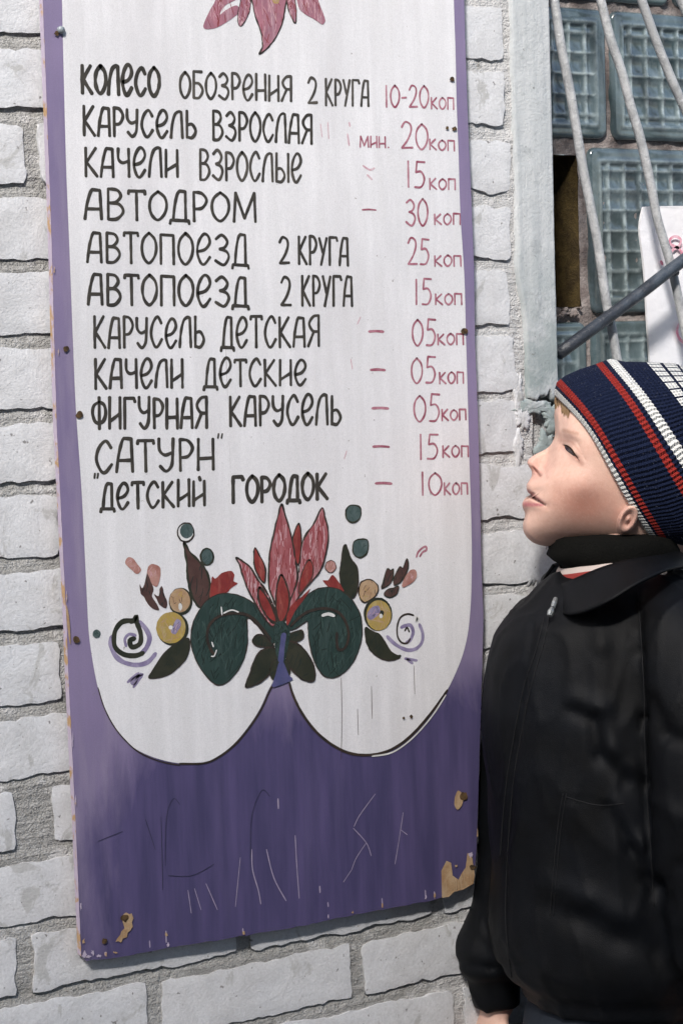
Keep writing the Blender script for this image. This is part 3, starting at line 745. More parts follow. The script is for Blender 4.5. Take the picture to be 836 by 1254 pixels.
words = [ # text, x0, x1, top/base at the left, top/base at the right, stroke width, paint
 ('КОЛЕСО', 100, 195, 79, 114, 83, 118, 4.6, 'ink'), ('ОБОЗРЕНИЯ', 220, 357, 87, 120, 94, 124, 3.4, 'ink_grey'), ('2', 376, 388, 95, 127, 96, 127, 3.2, 'ink_grey'), ('КРуГА', 398, 451, 97, 129, 99, 130, 3.2, 'ink_grey'),
 ('КАРУСЕЛЬ', 102, 240, 131, 166, 137, 169, 3.8, 'ink'), ('ВЗРОСЛАЯ', 260, 382, 136, 171, 141, 176, 3.5, 'ink'),
 ('КАЧЕЛИ', 104, 218, 180, 216, 183, 217, 3.7, 'ink'), ('ВЗРОСЛЫЕ', 244, 369, 184, 220, 190, 223, 3.5, 'ink_grey'),
 ('АВТОДРОМ', 104, 313, 232, 268, 236, 272, 3.8, 'ink'),
 ('АВТОПОЕЗД', 107, 303, 284, 321, 288, 325, 3.6, 'ink'), ('2', 341, 354, 289, 323, 290, 323, 3.4, 'ink'), ('КРуГА', 365, 426, 290, 323, 291, 325, 3.5, 'ink'),
 ('АВТОПОЕЗД', 108, 303, 336, 373, 339, 375, 3.9, 'ink'), ('2', 343, 356, 339, 374, 340, 375, 3.5, 'ink'), ('КРуГА', 369, 431, 338, 374, 340, 375, 3.6, 'ink'),
 ('КАРУСЕЛЬ', 115, 250, 389, 426, 389, 425, 3.6, 'ink'), ('ДЕТСКАЯ', 271, 391, 389, 426, 388, 424, 3.6, 'ink'),
 ('КАЧЕЛИ', 116, 224, 441, 476, 440, 474, 3.8, 'ink'), ('ДЕТСКИЕ', 250, 375, 440, 474, 440, 471, 3.6, 'ink'),
 ('ФИГУРНАЯ', 113, 254, 488, 525, 487, 524, 4.0, 'ink'), ('КАРУСЕЛЬ', 281, 417, 486, 522, 484, 519, 4.0, 'ink'),
 ('САТУРН', 117, 262, 539, 579, 537, 575, 4.0, 'ink'), ('"', 266, 273, 531, 537, 531, 537, 2.4, 'ink'), ('"', 115, 121, 580, 586, 580, 586, 2.4, 'ink'),
 ('ДЕТСКИЙ', 124, 251, 592, 624, 588, 619, 4.0, 'ink'), ('ГОРОДОК', 284, 401, 585, 616, 580, 611, 4.8, 'ink'),
 ('10-20', 470, 524, 105, 131, 106, 132, 2.4, 'red_ink'), ('КОП', 527, 555, 119, 133, 120, 134, 2.2, 'red_ink'),
 ('МИН.', 440, 477, 167, 180, 168, 181, 2.2, 'red_ink'), ('20', 490, 523, 150, 182, 151, 183, 2.5, 'red_ink'), ('КОП', 525, 556, 171, 183, 172, 185, 2.3, 'red_ink'),
 ('15', 496, 520, 198, 229, 198, 231, 2.6, 'red_ink'), ('КОП', 525, 557, 219, 232, 219, 232, 2.3, 'red_ink'),
 ('30', 496, 523, 244, 276, 245, 277, 2.6, 'red_ink'), ('КОП', 531, 563, 262, 275, 262, 275, 2.3, 'red_ink'),
 ('25', 498, 525, 292, 324, 293, 325, 2.6, 'red_ink'), ('КОП', 531, 564, 313, 326, 313, 326, 2.4, 'red_ink'),
 ('15', 506, 528, 342, 373, 342, 374, 2.5, 'red_ink'), ('КОП', 532, 565, 360, 373, 360, 373, 2.4, 'red_ink'),
 ('05', 504, 533, 390, 423, 390, 424, 2.6, 'red_ink'), ('КОП', 535, 567, 409, 422, 409, 422, 2.5, 'red_ink'),
 ('05', 503, 533, 438, 469, 438, 470, 2.6, 'red_ink'), ('КОП', 537, 567, 456, 470, 456, 469, 2.5, 'red_ink'),
 ('05', 506, 538, 483, 516, 483, 517, 2.6, 'red_ink'), ('КОП', 540, 570, 502, 515, 501, 514, 2.5, 'red_ink'),
 ('15', 511, 536, 532, 562, 531, 563, 2.6, 'red_ink'), ('КОП', 541, 573, 546, 560, 546, 559, 2.5, 'red_ink'),
 ('10', 513, 540, 578, 606, 578, 606, 2.6, 'red_ink'), ('КОП', 543, 572, 592, 606, 592, 605, 2.5, 'red_ink')]
for wd in words:
    text_geo(*wd[:7], wd[7], YT).build('lettering', M[wd[8]], board)
def small(pts_list, wpx, mat, name='paint_mark', Y=YT, smooth=True, label=None):
    for pts in pts_list:
        g_ = Geo(); g_.add(stroke(pts, wpx, Y, smooth)); g_.build(name, M[mat], board, label)
for (x, y, L_) in ((443, 257, 17), (451, 406, 18), (453, 453, 18), (455, 500, 20), (456, 547, 20), (459, 592, 20)):
    small([[(x, y), (x+L_/2, y-.5), (x+L_, y+.3)]], 3.0 if y > 300 else 2.0, 'red_ink', 'dash')
small([[(427, 150), (428, 155)], [(425, 164), (427, 178)], [(444, 203), (452, 208), (458, 206)], [(449, 214), (455, 220)]], 2.2, 'pink_ink')
small([[(392, 152), (394, 168)], [(401, 150), (402, 170)], [(441, 388), (437, 397)], [(429, 440), (431, 452)], [(424, 552), (421, 562)]], 1.3, 'pink_ink')
# --- folk ornament, traced shape by shape (front to back by small steps of height)
def s5(pts, sc=.1674, ox=225, oy=610):          # coordinates read from an enlargement
    sc = 130/679; return [(ox+x*sc, oy+y*sc) for x, y in pts]
def sL(pts): return [(130+x*140/798, 630+y*140/798) for x, y in pts]
def sC(pts): return [(225+x*130/679, 610+y*130/679) for x, y in pts]
def sR(pts): return [(330+x*130/679, 610+y*130/679) for x, y in pts]
def sQ(pts): return [(430+x*100/738, 660+y*100/738) for x, y in pts]
def sT(pts): return [(230+x*190/836, y*190/836) for x, y in pts]
lay = [0]
def shape(name, pts, mat, line=None, lw=1.8, smooth=True, n=5, label=None):
    """a filled shape with its own brushed outline as a child"""
    lay[0] += 1; Y = YF-.0007-.000012*lay[0]
    q = cr([Vector(p) for p in pts], n, True) if smooth else [Vector(p) for p in pts]
    q = [(v.x+.45*noise.noise(Vector((v.x*.3, v.y*.3, lay[0]))), v.y+.45*noise.noise(Vector((v.x*.3, v.y*.3, 9+lay[0])))) for v in q]
    P, T = poly_geo(q, YF, Y)
    o = mesh_obj(name, [tuple(p) for p in P], [tuple(t) for t in T], M[mat], board, smooth=False)
    if label: o['label'] = label
    if mat in BR and name not in ('nail_hole',):
        b_ = BR[mat]; w_ = max(xx[0] for xx in q)-min(xx[0] for xx in q); brush(o, q, b_[0], b_[1], b_[2], b_[3], b_[4], 3 if w_ < 30 else 6, 9 if w_ < 30 else 20)
    if line:
        q2 = q+[q[0], q[1]]
        V, Fc = ribbon_geo([WP(x, y, YF) for x, y in q2], lw*PXM, Y-.000006, .45, False)
        mesh_obj('outline', [tuple(v) for v in V], Fc, M[line], o, smooth=False)
    return o
def inside(p, q):
    r = False; n = len(q)
    for i in range(n):
        a, b = q[i], q[(i+1) % n]
        if (a[1] > p[1]) != (b[1] > p[1]) and p[0] < (b[0]-a[0])*(p[1]-a[1])/(b[1]-a[1])+a[0]: r = not r
    return r
def brush(o, q, mats, cnt, wpx, ang=90, spread=12, lmin=6, lmax=20):
    """loose bristle strokes laid over a painted shape, joined as one part per colour"""
    xs = [p[0] for p in q]; ys = [p[1] for p in q]; Y = YF-.0007-.000012*lay[0]-.000007
    for mt in mats:
        g_ = Geo(); made = 0
        for _ in range(cnt*12):
            if made >= cnt: break
            x = random.uniform(min(xs), max(xs)); y = random.uniform(min(ys), max(ys)); a = R(ang+random.gauss(0, spread)); L_ = random.uniform(lmin, lmax)
            e = (x+L_*math.cos(a), y-L_*math.sin(a)); m_ = ((x+e[0])/2+random.uniform(-.8, .8), (y+e[1])/2)
            if inside((x, y), q) and inside(e, q) and inside(m_, q):
                g_.add(stroke([(x, y), m_, e], wpx*random.uniform(.5, 1.2), Y-random.random()*.000004, n=2)); made += 1
        b_ = g_.build('brush_strokes', M[mt], o)
        if b_: b_['kind'] = 'stuff'
M['pale_pink'] = painted('pale_pink_bristle_marks', (.60, .40, .42), (.48, .27, .30), s1=90, streak=(200, 200, 60), bstr=.2)
M['deep_red'] = painted('deep_red_bristle_marks', (.17, .020, .022), (.24, .035, .035), s1=90, streak=(200, 200, 60), bstr=.2)
M['pale_green'] = painted('thin_green_bristle_marks', (.045, .080, .070), (.030, .056, .050), s1=90, streak=(200, 200, 60), bstr=.2)
M['black_green'] = painted('black_green_bristle_marks', (.009, .018, .015), (.014, .024, .020), s1=90, streak=(200, 200, 60), bstr=.2)
BR = {'pink': (('pale_pink', 'deep_red'), 34, .9, 88, 9), 'rose': (('pale_pink', 'deep_red'), 16, .8, 95, 14), 'red': (('deep_red',), 10, 1.0, 85, 16), 'green': (('pale_green', 'black_green'), 60, 1.1, 82, 22),
      'olive': (('black_green',), 6, 1, 60, 25), 'maroon': (('black_green',), 7, 1, 80, 20), 'ochre': (('tan',), 16, .9, 60, 60), 'tan': (('ochre', 'maroon'), 6, .7, 80, 60), 'teal': (('pale_green',), 8, .9, 80, 40), 'brick_red': (('pale_pink',), 5, .8, 70, 30), 'violet': (('pale_pink', 'black_green'), 4, .6, 60, 40)}
def disc(cx, cy, rx, ry, k=10, a0=0): return [(cx+rx*math.cos(a0+2*math.pi*i/k), cy+ry*math.sin(a0+2*math.pi*i/k)) for i in range(k)]
# upper flower fragment
shape('petal', sT([(120, -60), (150, -10), (110, 70), (82, 140), (100, 158), (150, 150), (215, 115), (275, 65), (262, 30), (210, 50), (170, 80), (200, 30), (270, -10), (300, -60)]), 'rose')
shape('petal', sT([(300, -60), (335, 0), (330, 60), (310, 110), (283, 142), (268, 118), (270, 60), (282, 0), (270, -60)]), 'rose', 'outline', 1)
shape('petal', sT([(345, -60), (350, 30), (362, 90), (388, 160), (400, 215), (398, 260), (382, 292), (425, 262), (470, 205), (505, 130), (522, 40), (522, -60)]), 'rose', 'outline', 1.6)
shape('petal', sT([(525, -60), (535, 30), (552, 85), (577, 125), (582, 70), (575, 0), (565, -60)]), 'rose', 'outline', 1.4)
shape('petal', sT([(590, -60), (592, 30), (620, 70), (680, 105), (720, 132), (738, 112), (722, 60), (700, 0), (690, -60)]), 'rose')
shape('petal', sT([(455, -8), (462, 18), (485, 18), (488, -8)]), 'ochre')
# left half
shape('leaf', sL([(540, 195), (548, 260), (562, 340), (566, 430), (582, 520), (612, 600), (655, 650), (700, 620), (722, 560), (722, 480), (700, 400), (650, 330), (590, 270), (555, 215)]), 'maroon', 'olive', 2.4)
shape('dot', disc(*sL([(554, 125)])[0], 10, 11.5), 'cream', 'outline', 1.8)
shape('dot', disc(*sL([(560, 115)])[0], 8.2, 9), 'teal')
shape('dot', disc(*sL([(702, 295)])[0], 7.8, 10), 'teal', 'olive', 2)
shape('dot', sL([(150, 300), (185, 305), (215, 345), (243, 385), (215, 415), (175, 385), (132, 340)]), 'brick_red')
shape('bud', sL([(325, 345), (375, 370), (375, 440), (355, 500), (320, 490), (285, 440), (290, 370)]), 'brick_red')
shape('leaf', sL([(232, 485), (250, 515), (270, 470), (285, 410), (310, 470), (330, 520), (318, 570), (350, 620), (368, 668), (320, 655), (280, 610), (262, 575), (240, 550)]), 'maroon', n=3)
shape('leaf', sL([(388, 500), (405, 560), (425, 610), (415, 655), (370, 630), (350, 590), (332, 555), (365, 570), (372, 520)]), 'maroon', n=3)
shape('petal', sC([(165, 640), (170, 560), (180, 500), (200, 515), (240, 480), (300, 465), (322, 490), (315, 530), (343, 545), (300, 575), (280, 600), (240, 620), (200, 640)]), 'red', n=3)
shape('flower_disc', disc(*sL([(518, 607)])[0], 14.5, 16.8), 'olive')
shape('flower_disc', disc(*sL([(512, 600)])[0], 12.6, 14.6), 'tan')
shape('flower_centre', disc(*sL([(515, 645)])[0], 2.3, 4.6), 'cream')
shape('flower_disc', disc(*sL([(462, 797)])[0], 19.6, 20.6), 'olive')
shape('flower_disc', disc(*sL([(450, 790)])[0], 18, 19.2), 'ochre')
shape('flower_centre', sL([(470, 760), (490, 730), (515, 740), (520, 775), (500, 810), (480, 835), (450, 820)]), 'violet', n=3)
shape('flower_centre', disc(*sL([(448, 788)])[0], 2.4, 2.6), 'cream')
shape('leaf', sL([(295, 1140), (320, 1090), (370, 1010), (430, 940), (500, 890), (572, 862), (580, 930), (560, 1000), (510, 1060), (440, 1115), (360, 1140)]), 'olive', 'outline', 1)
small([sL([(40, 850), (30, 900), (60, 980), (120, 1030), (210, 1050), (290, 1030), (345, 970)])], 5, 'violet', 'curl')
small([sL([(225, 750), (270, 790), (302, 860), (280, 930), (240, 975)])], 5.5, 'violet', 'curl', YT-.00001)
small([sL([(140, 920), (130, 870), (160, 835), (205, 845)]), sL([(150, 1170), (225, 1110), (195, 1180), (180, 1160), (250, 1115), (190, 1205)])], 3.4, 'violet', 'curl')
small([sL([(215, 760), (240, 830), (235, 900), (180, 925), (165, 880), (200, 865)]), sL([(190, 740), (110, 750), (60, 820), (60, 920), (120, 975), (200, 985), (260, 965)])], 5.4, 'olive', 'curl', YT-.00004)
small([sL([(165, 750), (190, 742), (210, 710), (212, 765)])], 5, 'olive', 'curl', YT-.00006)
shape('dot', disc(118, 776, 4.8, 5.2), 'teal')
# big green scroll leaves
shape('scroll_leaf', sC([(45, 860), (60, 790), (95, 720), (130, 670), (190, 625), (260, 608), (340, 618), (420, 655), (490, 710), (545, 765), (580, 810), (580, 900), (560, 940), (530, 900), (490, 840), (450, 795), (405, 770), (405, 850), (405, 930), (385, 1020), (345, 1100), (290, 1165), (235, 1195), (185, 1180), (120, 1110), (70, 1020), (45, 940)]), 'green', 'outline', 1.2, n=4)
small([sC([(190, 1000), (165, 960), (145, 890), (160, 810), (220, 755), (300, 735), (380, 740), (440, 770), (500, 835), (550, 900)])], 3.2, 'outline', 'outline', YF-.00165)
small([sC([(240, 745), (235, 695)]), sC([(250, 735), (300, 715), (345, 728)]), sC([(175, 920), (185, 950)]), sC([(172, 1010), (190, 1008), (205, 970)])], 1.6, 'cream', 'highlight', YF-.00175)
shape('leaf', sR([(482, 298), (498, 330), (520, 390), (560, 450), (562, 550), (552, 610), (528, 642), (490, 625), (455, 570), (445, 480), (455, 400), (465, 320)]), 'olive', 'outline', 1.2)
shape('dot', sR([(485, 80), (510, 48), (560, 50), (580, 75), (572, 130), (530, 156), (492, 135)]), 'teal', 'olive', 1.8)
shape('dot', sR([(530, 300), (550, 268), (620, 268), (625, 330), (600, 370), (560, 378), (532, 350)]), 'teal', 'olive', 1.8)
shape('bud', disc(*sR([(387, 437)])[0], 6.6, 7.4), 'brick_red', 'maroon', 1)
shape('petal', sR([(335, 525), (370, 525), (395, 490), (420, 510), (455, 560), (470, 600), (400, 600), (370, 565)]), 'red', n=3)
shape('scroll_leaf', sR([(105, 830), (130, 760), (170, 700), (215, 645), (270, 595), (350, 570), (430, 580), (500, 625), (545, 680), (580, 760), (588, 870), (570, 960), (530, 1050), (480, 1110), (410, 1148), (350, 1140), (305, 1090), (270, 1010), (250, 920), (243, 850), (240, 790), (215, 800), (180, 825), (140, 845)]), 'green', 'outline', 1.2, n=4)
small([sR([(130, 815), (200, 750), (270, 715), (360, 705), (440, 735), (485, 800), (500, 880), (480, 950), (440, 970), (425, 930), (425, 860)])], 3.2, 'outline', 'outline', YF-.00165)
small([sR([(330, 750), (370, 740), (408, 752)])], 3.4, 'cream', 'highlight', YF-.00175)
shape('flower_disc', sQ([(62, 450), (85, 390), (150, 365), (210, 390), (240, 450), (210, 520), (150, 560), (105, 570), (70, 520)]), 'tan', 'outline', 1.6)
shape('flower_disc', disc(*sQ([(235, 678)])[0], 17.4, 20.4), 'olive')
shape('flower_disc', disc(*sQ([(242, 690)])[0], 15.2, 18.6), 'ochre')
shape('flower_centre', sQ([(145, 660), (190, 610), (240, 605), (255, 650), (225, 700), (170, 730), (140, 705)]), 'violet', n=3)
shape('flower_centre', disc(*sQ([(270, 668)])[0], 2.6, 3.2), 'olive')
shape('flower_centre', disc(*sQ([(262, 695)])[0], 2.0, 2.6), 'cream')
shape('leaf', sQ([(120, 800), (180, 830), (250, 860), (300, 930), (350, 1010), (400, 1045), (440, 1052), (420, 1080), (340, 1098), (260, 1080), (180, 1020), (130, 930)]), 'olive', 'outline', 1)
shape('leaf', sQ([(268, 445), (285, 370), (318, 268), (350, 285), (375, 270), (372, 330), (350, 400), (300, 435)]), 'maroon', 'olive', 1.2, n=3)
shape('leaf', sQ([(378, 415), (380, 350), (430, 250), (460, 260), (495, 175), (510, 240), (490, 310), (450, 380), (400, 412)]), 'maroon', 'olive', 1.2, n=3)
shape('leaf', sQ([(290, 495), (320, 455), (380, 440), (422, 425), (410, 490), (360, 525), (310, 520)]), 'maroon', 'olive', 1.2, n=3)
shape('bud', sQ([(450, 420), (480, 340), (530, 280), (575, 280), (585, 340), (550, 390), (500, 420), (465, 437)]), 'brick_red', n=3)
small([sQ([(585, 165), (600, 120), (640, 80), (670, 70), (675, 100), (640, 120), (615, 160)])], 2.6, 'red_ink', 'paint_mark')
small([sQ([(320, 880), (380, 940), (450, 985), (520, 1005), (590, 985), (635, 930), (640, 850), (610, 770)]), sQ([(445, 800), (480, 785), (530, 780), (555, 840), (530, 910), (490, 940)])], 4.2, 'violet', 'curl')
small([sQ([(560, 690), (500, 678), (440, 710), (412, 790), (415, 880), (450, 935), (500, 940), (530, 900)]), sQ([(480, 830), (500, 800), (520, 840)])], 2.2, 'outline', 'curl', YT-.00004)
small([sQ([(480, 1080), (540, 1090), (590, 1098)]), sQ([(500, 1085), (550, 1125)])], 3.4, 'violet', 'curl')
small([sQ([(578, 700), (590, 740), (600, 710)])], 4.2, 'cream', 'highlight', YT-.00006)
# centre flower
shape('petal', sC([(332, 380), (375, 405), (420, 440), (470, 520), (520, 590), (570, 690), (590, 780), (560, 820), (500, 750), (450, 665), (410, 590), (375, 500), (355, 430)]), 'pink', 'outline', 2)
shape('petal', sC([(452, 315), (480, 365), (510, 420), (520, 480), (510, 540), (475, 500), (450, 440), (445, 370)]), 'red', 'outline', 2)
shape('petal', sR([(182, 160), (196, 220), (200, 290), (190, 400), (170, 420), (150, 330), (145, 250)]), 'red', 'outline', 1.8)
shape('petal', sC([(620, 40), (640, 90), (680, 230), (705, 360), (722, 480), (716, 560), (700, 640), (670, 720), (640, 780), (610, 740), (570, 650), (540, 560), (540, 450), (548, 340), (575, 210), (600, 110)]), 'pink', 'outline', 2)
shape('petal', sR([(332, 62), (352, 130), (370, 200), (368, 290), (345, 400), (310, 480), (240, 560), (190, 620), (130, 720), (108, 700), (150, 600), (180, 500), (190, 400), (200, 320), (225, 240), (280, 160)]), 'pink', 'outline', 2)
shape('petal', sR([(245, 395), (275, 440), (265, 510), (225, 570), (185, 610), (188, 540), (205, 470)]), 'red', 'maroon', 1.6)
shape('petal', sC([(478, 570), (520, 620), (560, 690), (590, 780), (560, 790), (510, 730), (475, 650)]), 'red', 'outline', 2.6)
shape('petal', sC([(620, 490), (655, 560), (672, 640), (660, 730), (620, 800), (590, 740), (585, 640), (595, 550)]), 'red', 'outline', 2)
shape('petal', sR([(105, 820), (108, 750), (140, 680), (200, 630), (255, 580), (220, 640), (160, 720), (125, 790)]), 'red')
shape('leaf', sC([(435, 910), (465, 875), (510, 880), (550, 920), (570, 950), (500, 950), (455, 940)]), 'olive', 'outline', 1.5)
shape('leaf', sC([(392, 1205), (420, 1120), (445, 1040), (490, 975), (560, 955), (600, 990), (590, 1060), (540, 1130), (470, 1185)]), 'olive', 'outline', 1.8)
shape('leaf', sR([(105, 920), (120, 870), (170, 850), (205, 845), (212, 890), (180, 915), (140, 920)]), 'olive', 'outline', 1.4)
shape('leaf', sR([(100, 930), (150, 920), (210, 960), (260, 1030), (285, 1100), (280, 1165), (220, 1165), (160, 1120), (110, 1050)]), 'olive', 'outline', 1.8)
shape('leaf', sC([(545, 1100), (570, 1040), (615, 1030), (660, 1040), (675, 1120), (640, 1175), (590, 1172), (555, 1150)]), 'olive', 'outline', 1)
shape('stem', sC([(580, 800), (640, 790), (675, 860), (660, 960), (640, 1040), (600, 1040), (580, 960), (572, 880)]), 'green')
shape('stem', sC([(620, 870), (650, 870), (640, 960), (632, 1045), (600, 1040), (608, 960)]), 'blue')
shape('stem', sC([(600, 1060), (630, 1045), (668, 1130), (690, 1160), (600, 1200), (560, 1200), (585, 1120)]), 'blue')

# nails, holes, chips and scratches
def blob(cx, cy, r_, k=9, j=.25): return [(cx+r_*(1+random.uniform(-j, j))*math.cos(2*math.pi*i/k), cy+r_*(1+random.uniform(-j, j))*math.sin(2*math.pi*i/k)) for i in range(k)]
shape('bare_wood', [(141, 1153), (143, 1149), (147, 1144), (148, 1140), (152, 1136), (150, 1130), (149, 1124), (151, 1119), (154, 1117), (158, 1119), (161, 1118), (163, 1124), (161, 1129), (162, 1134), (159, 1139), (156, 1142), (155, 1147), (150, 1149), (148, 1154), (144, 1152)], 'raw_wood', smooth=False)

shape('bare_wood', [(540, 1099), (539, 1066), (545, 1054), (551, 1056), (553, 1072), (560, 1077), (564, 1069), (569, 1062), (571, 1044), (577, 1050), (580, 1072), (578, 1082), (566, 1089), (555, 1092), (548, 1098)], 'raw_wood', smooth=False)
shape('bare_wood', [(556, 975), (560, 968), (566, 974), (564, 986), (559, 991), (555, 985)], 'raw_wood', n=3)
shape('bare_wood', [(80, 745), (82, 742), (85, 765), (86, 788), (84, 782)], 'raw_wood', n=2)
def flake(x, y, w_, h_, mat='raw_wood'):
    n = 14; q = []
    for k in range(n):
        a_ = 2*math.pi*k/n; r_ = random.uniform(.45, 1.25); q.append((x+w_*r_*math.cos(a_), y+h_*r_*math.sin(a_)))
    shape('bare_wood', q, mat, smooth=False)
for (x, y, w_, h_) in ((103, 1168, 3, 4), (108, 1171, 3, 2.5), (113, 1166, 2, 3.5), (121, 1170, 3, 2), (129, 1168, 1.6, 4), (141, 1166, 3, 1.4), (102, 1152, 1.6, 4), (205, 1156, 1.5, 4), (203, 1144, 1.6, 3), (98.5, 1110, 1, 5), (92, 980, .8, 8), (88.5, 905, .8, 9),
        (297, 1142, 1.6, 2.6), (531, 1096, 1.3, 4.5), (520, 1098, 1.1, 3.4), (467, 1108, 1.2, 3), (401, 1122, 1.1, 2.6), (431, 1117, 1.6, 2), (553, 1086, 3, 3), (575, 1046, 3, 4), (71, 432, .9, 6), (66, 330, .8, 5), (81, 730, .9, 8), (583, 1020, .9, 6), (557, 1060, 2, 2)):
    flake(x, y, w_, h_, random.choice(['raw_wood', 'edge', 'edge']))
for (x, y, r_) in ((69, 41, 3), (80, 427, 3.6), (97, 508, 4.6), (93, 783, 4.5), (152, 1124, 4.6), (127, 1152, 3.2), (566, 974, 4.8), (552, 97, 3), (555, 158, 2.6), (567, 406, 4), (502, 877, 1.9), (493, 879, 1.4), (546, 157, 2), (577, 1062, 3.5)):
    shape('nail_hole', blob(x, y, r_), 'hole')
p = WP(74, 37, YF)
V, Fc = tube_geo([p+Vector((0, .002, 0)), p+Vector((0, -.003, 0)), p+Vector((0, -.0045, 0))], [.0035, .0035, .002], 10)
mesh_obj('nail', V, Fc, M['steel'], board)
small([[(202, 1060), (204, 1000), (212, 978), (220, 985)], [(206, 1072), (235, 1072), (262, 1058)], [(307, 1050), (308, 1000), (320, 968), (330, 975)], [(197, 1000), (199, 1070), (199, 1090)], [(120, 1030), (150, 1018)], [(178, 1003), (190, 1040)]], .65, 'scratch_dark', 'scratch')
small([[(308, 1040), (309, 1065), (316, 1090), (319, 1107)], [(326, 1040), (335, 1075), (350, 1103)], [(361, 1023), (363, 1060), (366, 1100)]], 1.1, 'scratch', 'scratch')
small([[(459, 972), (440, 998), (433, 1012)], [(432, 1014), (448, 1032), (454, 1048)], [(448, 1032), (436, 1050), (430, 1065)], [(430, 1065), (420, 1080)], [(493, 995), (488, 1028), (483, 1058)], [(490, 1016), (498, 1022)], [(230, 1090), (234, 1118)], [(238, 1088), (246, 1114)], [(252, 1082), (266, 1114)], [(294, 1050), (288, 1110)]], .8, 'scratch', 'scratch')
small([[(x, y), (x+.5, y+L_)] for x, y, L_ in ((401, 1105, 5), (467, 1100, 6), (520, 1090, 8), (531, 1092, 8), (183, 1152, 8), (297, 1137, 7), (203, 1140, 14), (340, 978, 12), (391, 1085, 8))], 1.6, 'scratch', 'scratch')
small([[(417, 1000-170), (418, 875), (417, 930)], [(437, 868), (438, 900)], [(454, 840), (455, 880)], [(506, 815), (507, 850)]], .6, 'maroon', 'crack', YF-.0009)

# ------------------------------------------------------------------ white card behind the bars
M['card'] = simple('white_oilcloth', (.80, .79, .80), (.72, .71, .73), 14, .45, .4, .003, .4)
M['card_ink'] = simple('smeared_red_ink', (.62, .20, .28), (.72, .46, .52), 120, .6)
YC = .060
card = empty('notice_card', WP(820, 450, YC), 'white notice with smeared pink red writing tucked behind the window bars', 'notice')
cp = [(787, 256), (790, 253), (800, 252.5), (840, 252), (905, 250), (935, 250), (946, 300), (950, 380), (955, 470), (900, 472), (800, 476), (797, 460), (794, 420), (791, 380), (789, 345), (786, 310), (783, 280)]
q = cr([Vector(p) for p in cp], 3, True)
P, T = poly_geo([(v.x, v.y) for v in q], YC, YC)
def card_y(p): return YC+.002*noise.noise(Vector((p.x*18, 0, p.z*9)))
n = len(P); V = [(p.x, card_y(p), p.z) for p in P]+[(p.x, card_y(p)+.003, p.z) for p in P]
Fc = [tuple(t) for t in T]+[tuple(k+n for k in t[::-1]) for t in T]+[(i, i+n, (i+1) % n+n, (i+1) % n) for i in range(n)]
mesh_obj('sheet', V, Fc, M['card'], card, smooth=False)
def cst(pts, w_): 
    q = cr([Vector(p) for p in pts], 5); gc = Geo(); gc.add(ribbon_geo([WP(v.x, v.y, YC) for v in q], w_*PXM*1.1, YC-.0035, .25)); gc.build('writing', M['card_ink'], card)
cst([(828, 304), (819, 300), (817, 294), (823, 290), (830, 293), (829, 300), (820, 307), (816, 314), (822, 320), (831, 317), (831, 308), (826, 303)], 3.2)
cst([(846, 290), (836, 298), (834, 310), (840, 320), (852, 317), (855, 303), (846, 290)], 3.6)
cst([(806, 320), (808, 324)], 4)
cst([(842, 392), (831, 394), (826, 404), (829, 415), (838, 420), (848, 412)], 3.4)
cst([(848, 394), (850, 412), (856, 420)], 3.4); cst([(870, 394), (870, 420)], 3.4); cst([(870, 406), (884, 404)], 3.2); cst([(884, 394), (885, 420)], 3.4)

# ================================================================== the boy
D0 = 2.05
r0 = ray(740, 800); BO = cam_loc + r0*(D0/r0.length)
fw = rot @ Vector((0, 0, -1)); Lv = Vector((-fw.x, -fw.y, 0)).normalized()      # towards the camera
Rv = Vector((-Lv.y, Lv.x, 0)); Rv = Rv if (rot @ Vector((1, 0, 0))).dot(Rv) > 0 else -Rv
def BP(px, py, c=0.0):
    r = ray(px, py); t = (BO+Lv*c-cam_loc).dot(Lv)/r.dot(Lv); return cam_loc+r*t
mp = (BP(741, 800)-BP(740, 800)).length
feet = BP(745, 900); feet.z = 0
print('eye z', BP(697, 551).z, 'mm/px', mp*1000, 'wall gap', -BP(600, 900, -.15).y, 'head top', BP(800, 440).z)
boy = empty('person', feet, 'young boy in a striped knit hat and black jacket looking up at the board', 'person')

def skin_mat():
    m, nt, b = new_mat('skin', .58, (.7, .45, .38), .22); g = NG(nt); v = g.coord()
    at = g.N.new('ShaderNodeAttribute'); at.attribute_name = 'tone'
    n = g.noise(v, 60, 4, .6); f = g.noise(v, 900, 2, .6)
    c = g.mix(g.math('MULTIPLY', g.ramp(n, .4, .7), .20), at.outputs['Color'], (.50, .22, .16))
    n3 = g.noise(v, 190, 4, .7); c = g.mix(g.math('MULTIPLY', g.ramp(n3, .45, .75), .22), c, (.42, .19, .14))
    n4 = g.noise(v, 420, 2, .6); c = g.mix(g.math('MULTIPLY', g.ramp(n4, .5, .8), .22), c, (.80, .60, .50))
    g.L(c, b.inputs['Base Color'])
    b.inputs['Subsurface Weight'].default_value = .10; b.inputs['Subsurface Radius'].default_value = (.012, .005, .003); b.inputs['Subsurface Scale'].default_value = .5
    g.bump(g.math('ADD', n, g.math('MULTIPLY', g.math('ADD', f, n3), .6)), .28, .0010, b); return m
M['skin'] = skin_mat()
def cloth(name, c1, c2, rough=.75, weave=1400, sheen=.15, bstr=.3, spec=.3):
    m, nt, b = new_mat(name, rough, c1, spec); g = NG(nt); v = g.coord()
    n = g.noise(v, 12, 4, .6, .5); f = g.noise(v, weave, 1, .5)
    g.L(g.mix(g.ramp(n, .35, .65), c1, c2), b.inputs['Base Color'])
    b.inputs['Sheen Weight'].default_value = sheen; b.inputs['Sheen Roughness'].default_value = .4
    g.bump(g.math('ADD', g.math('MULTIPLY', g.noise(v, 70, 3, .6), 1.2), f), bstr, .0015, b); return m
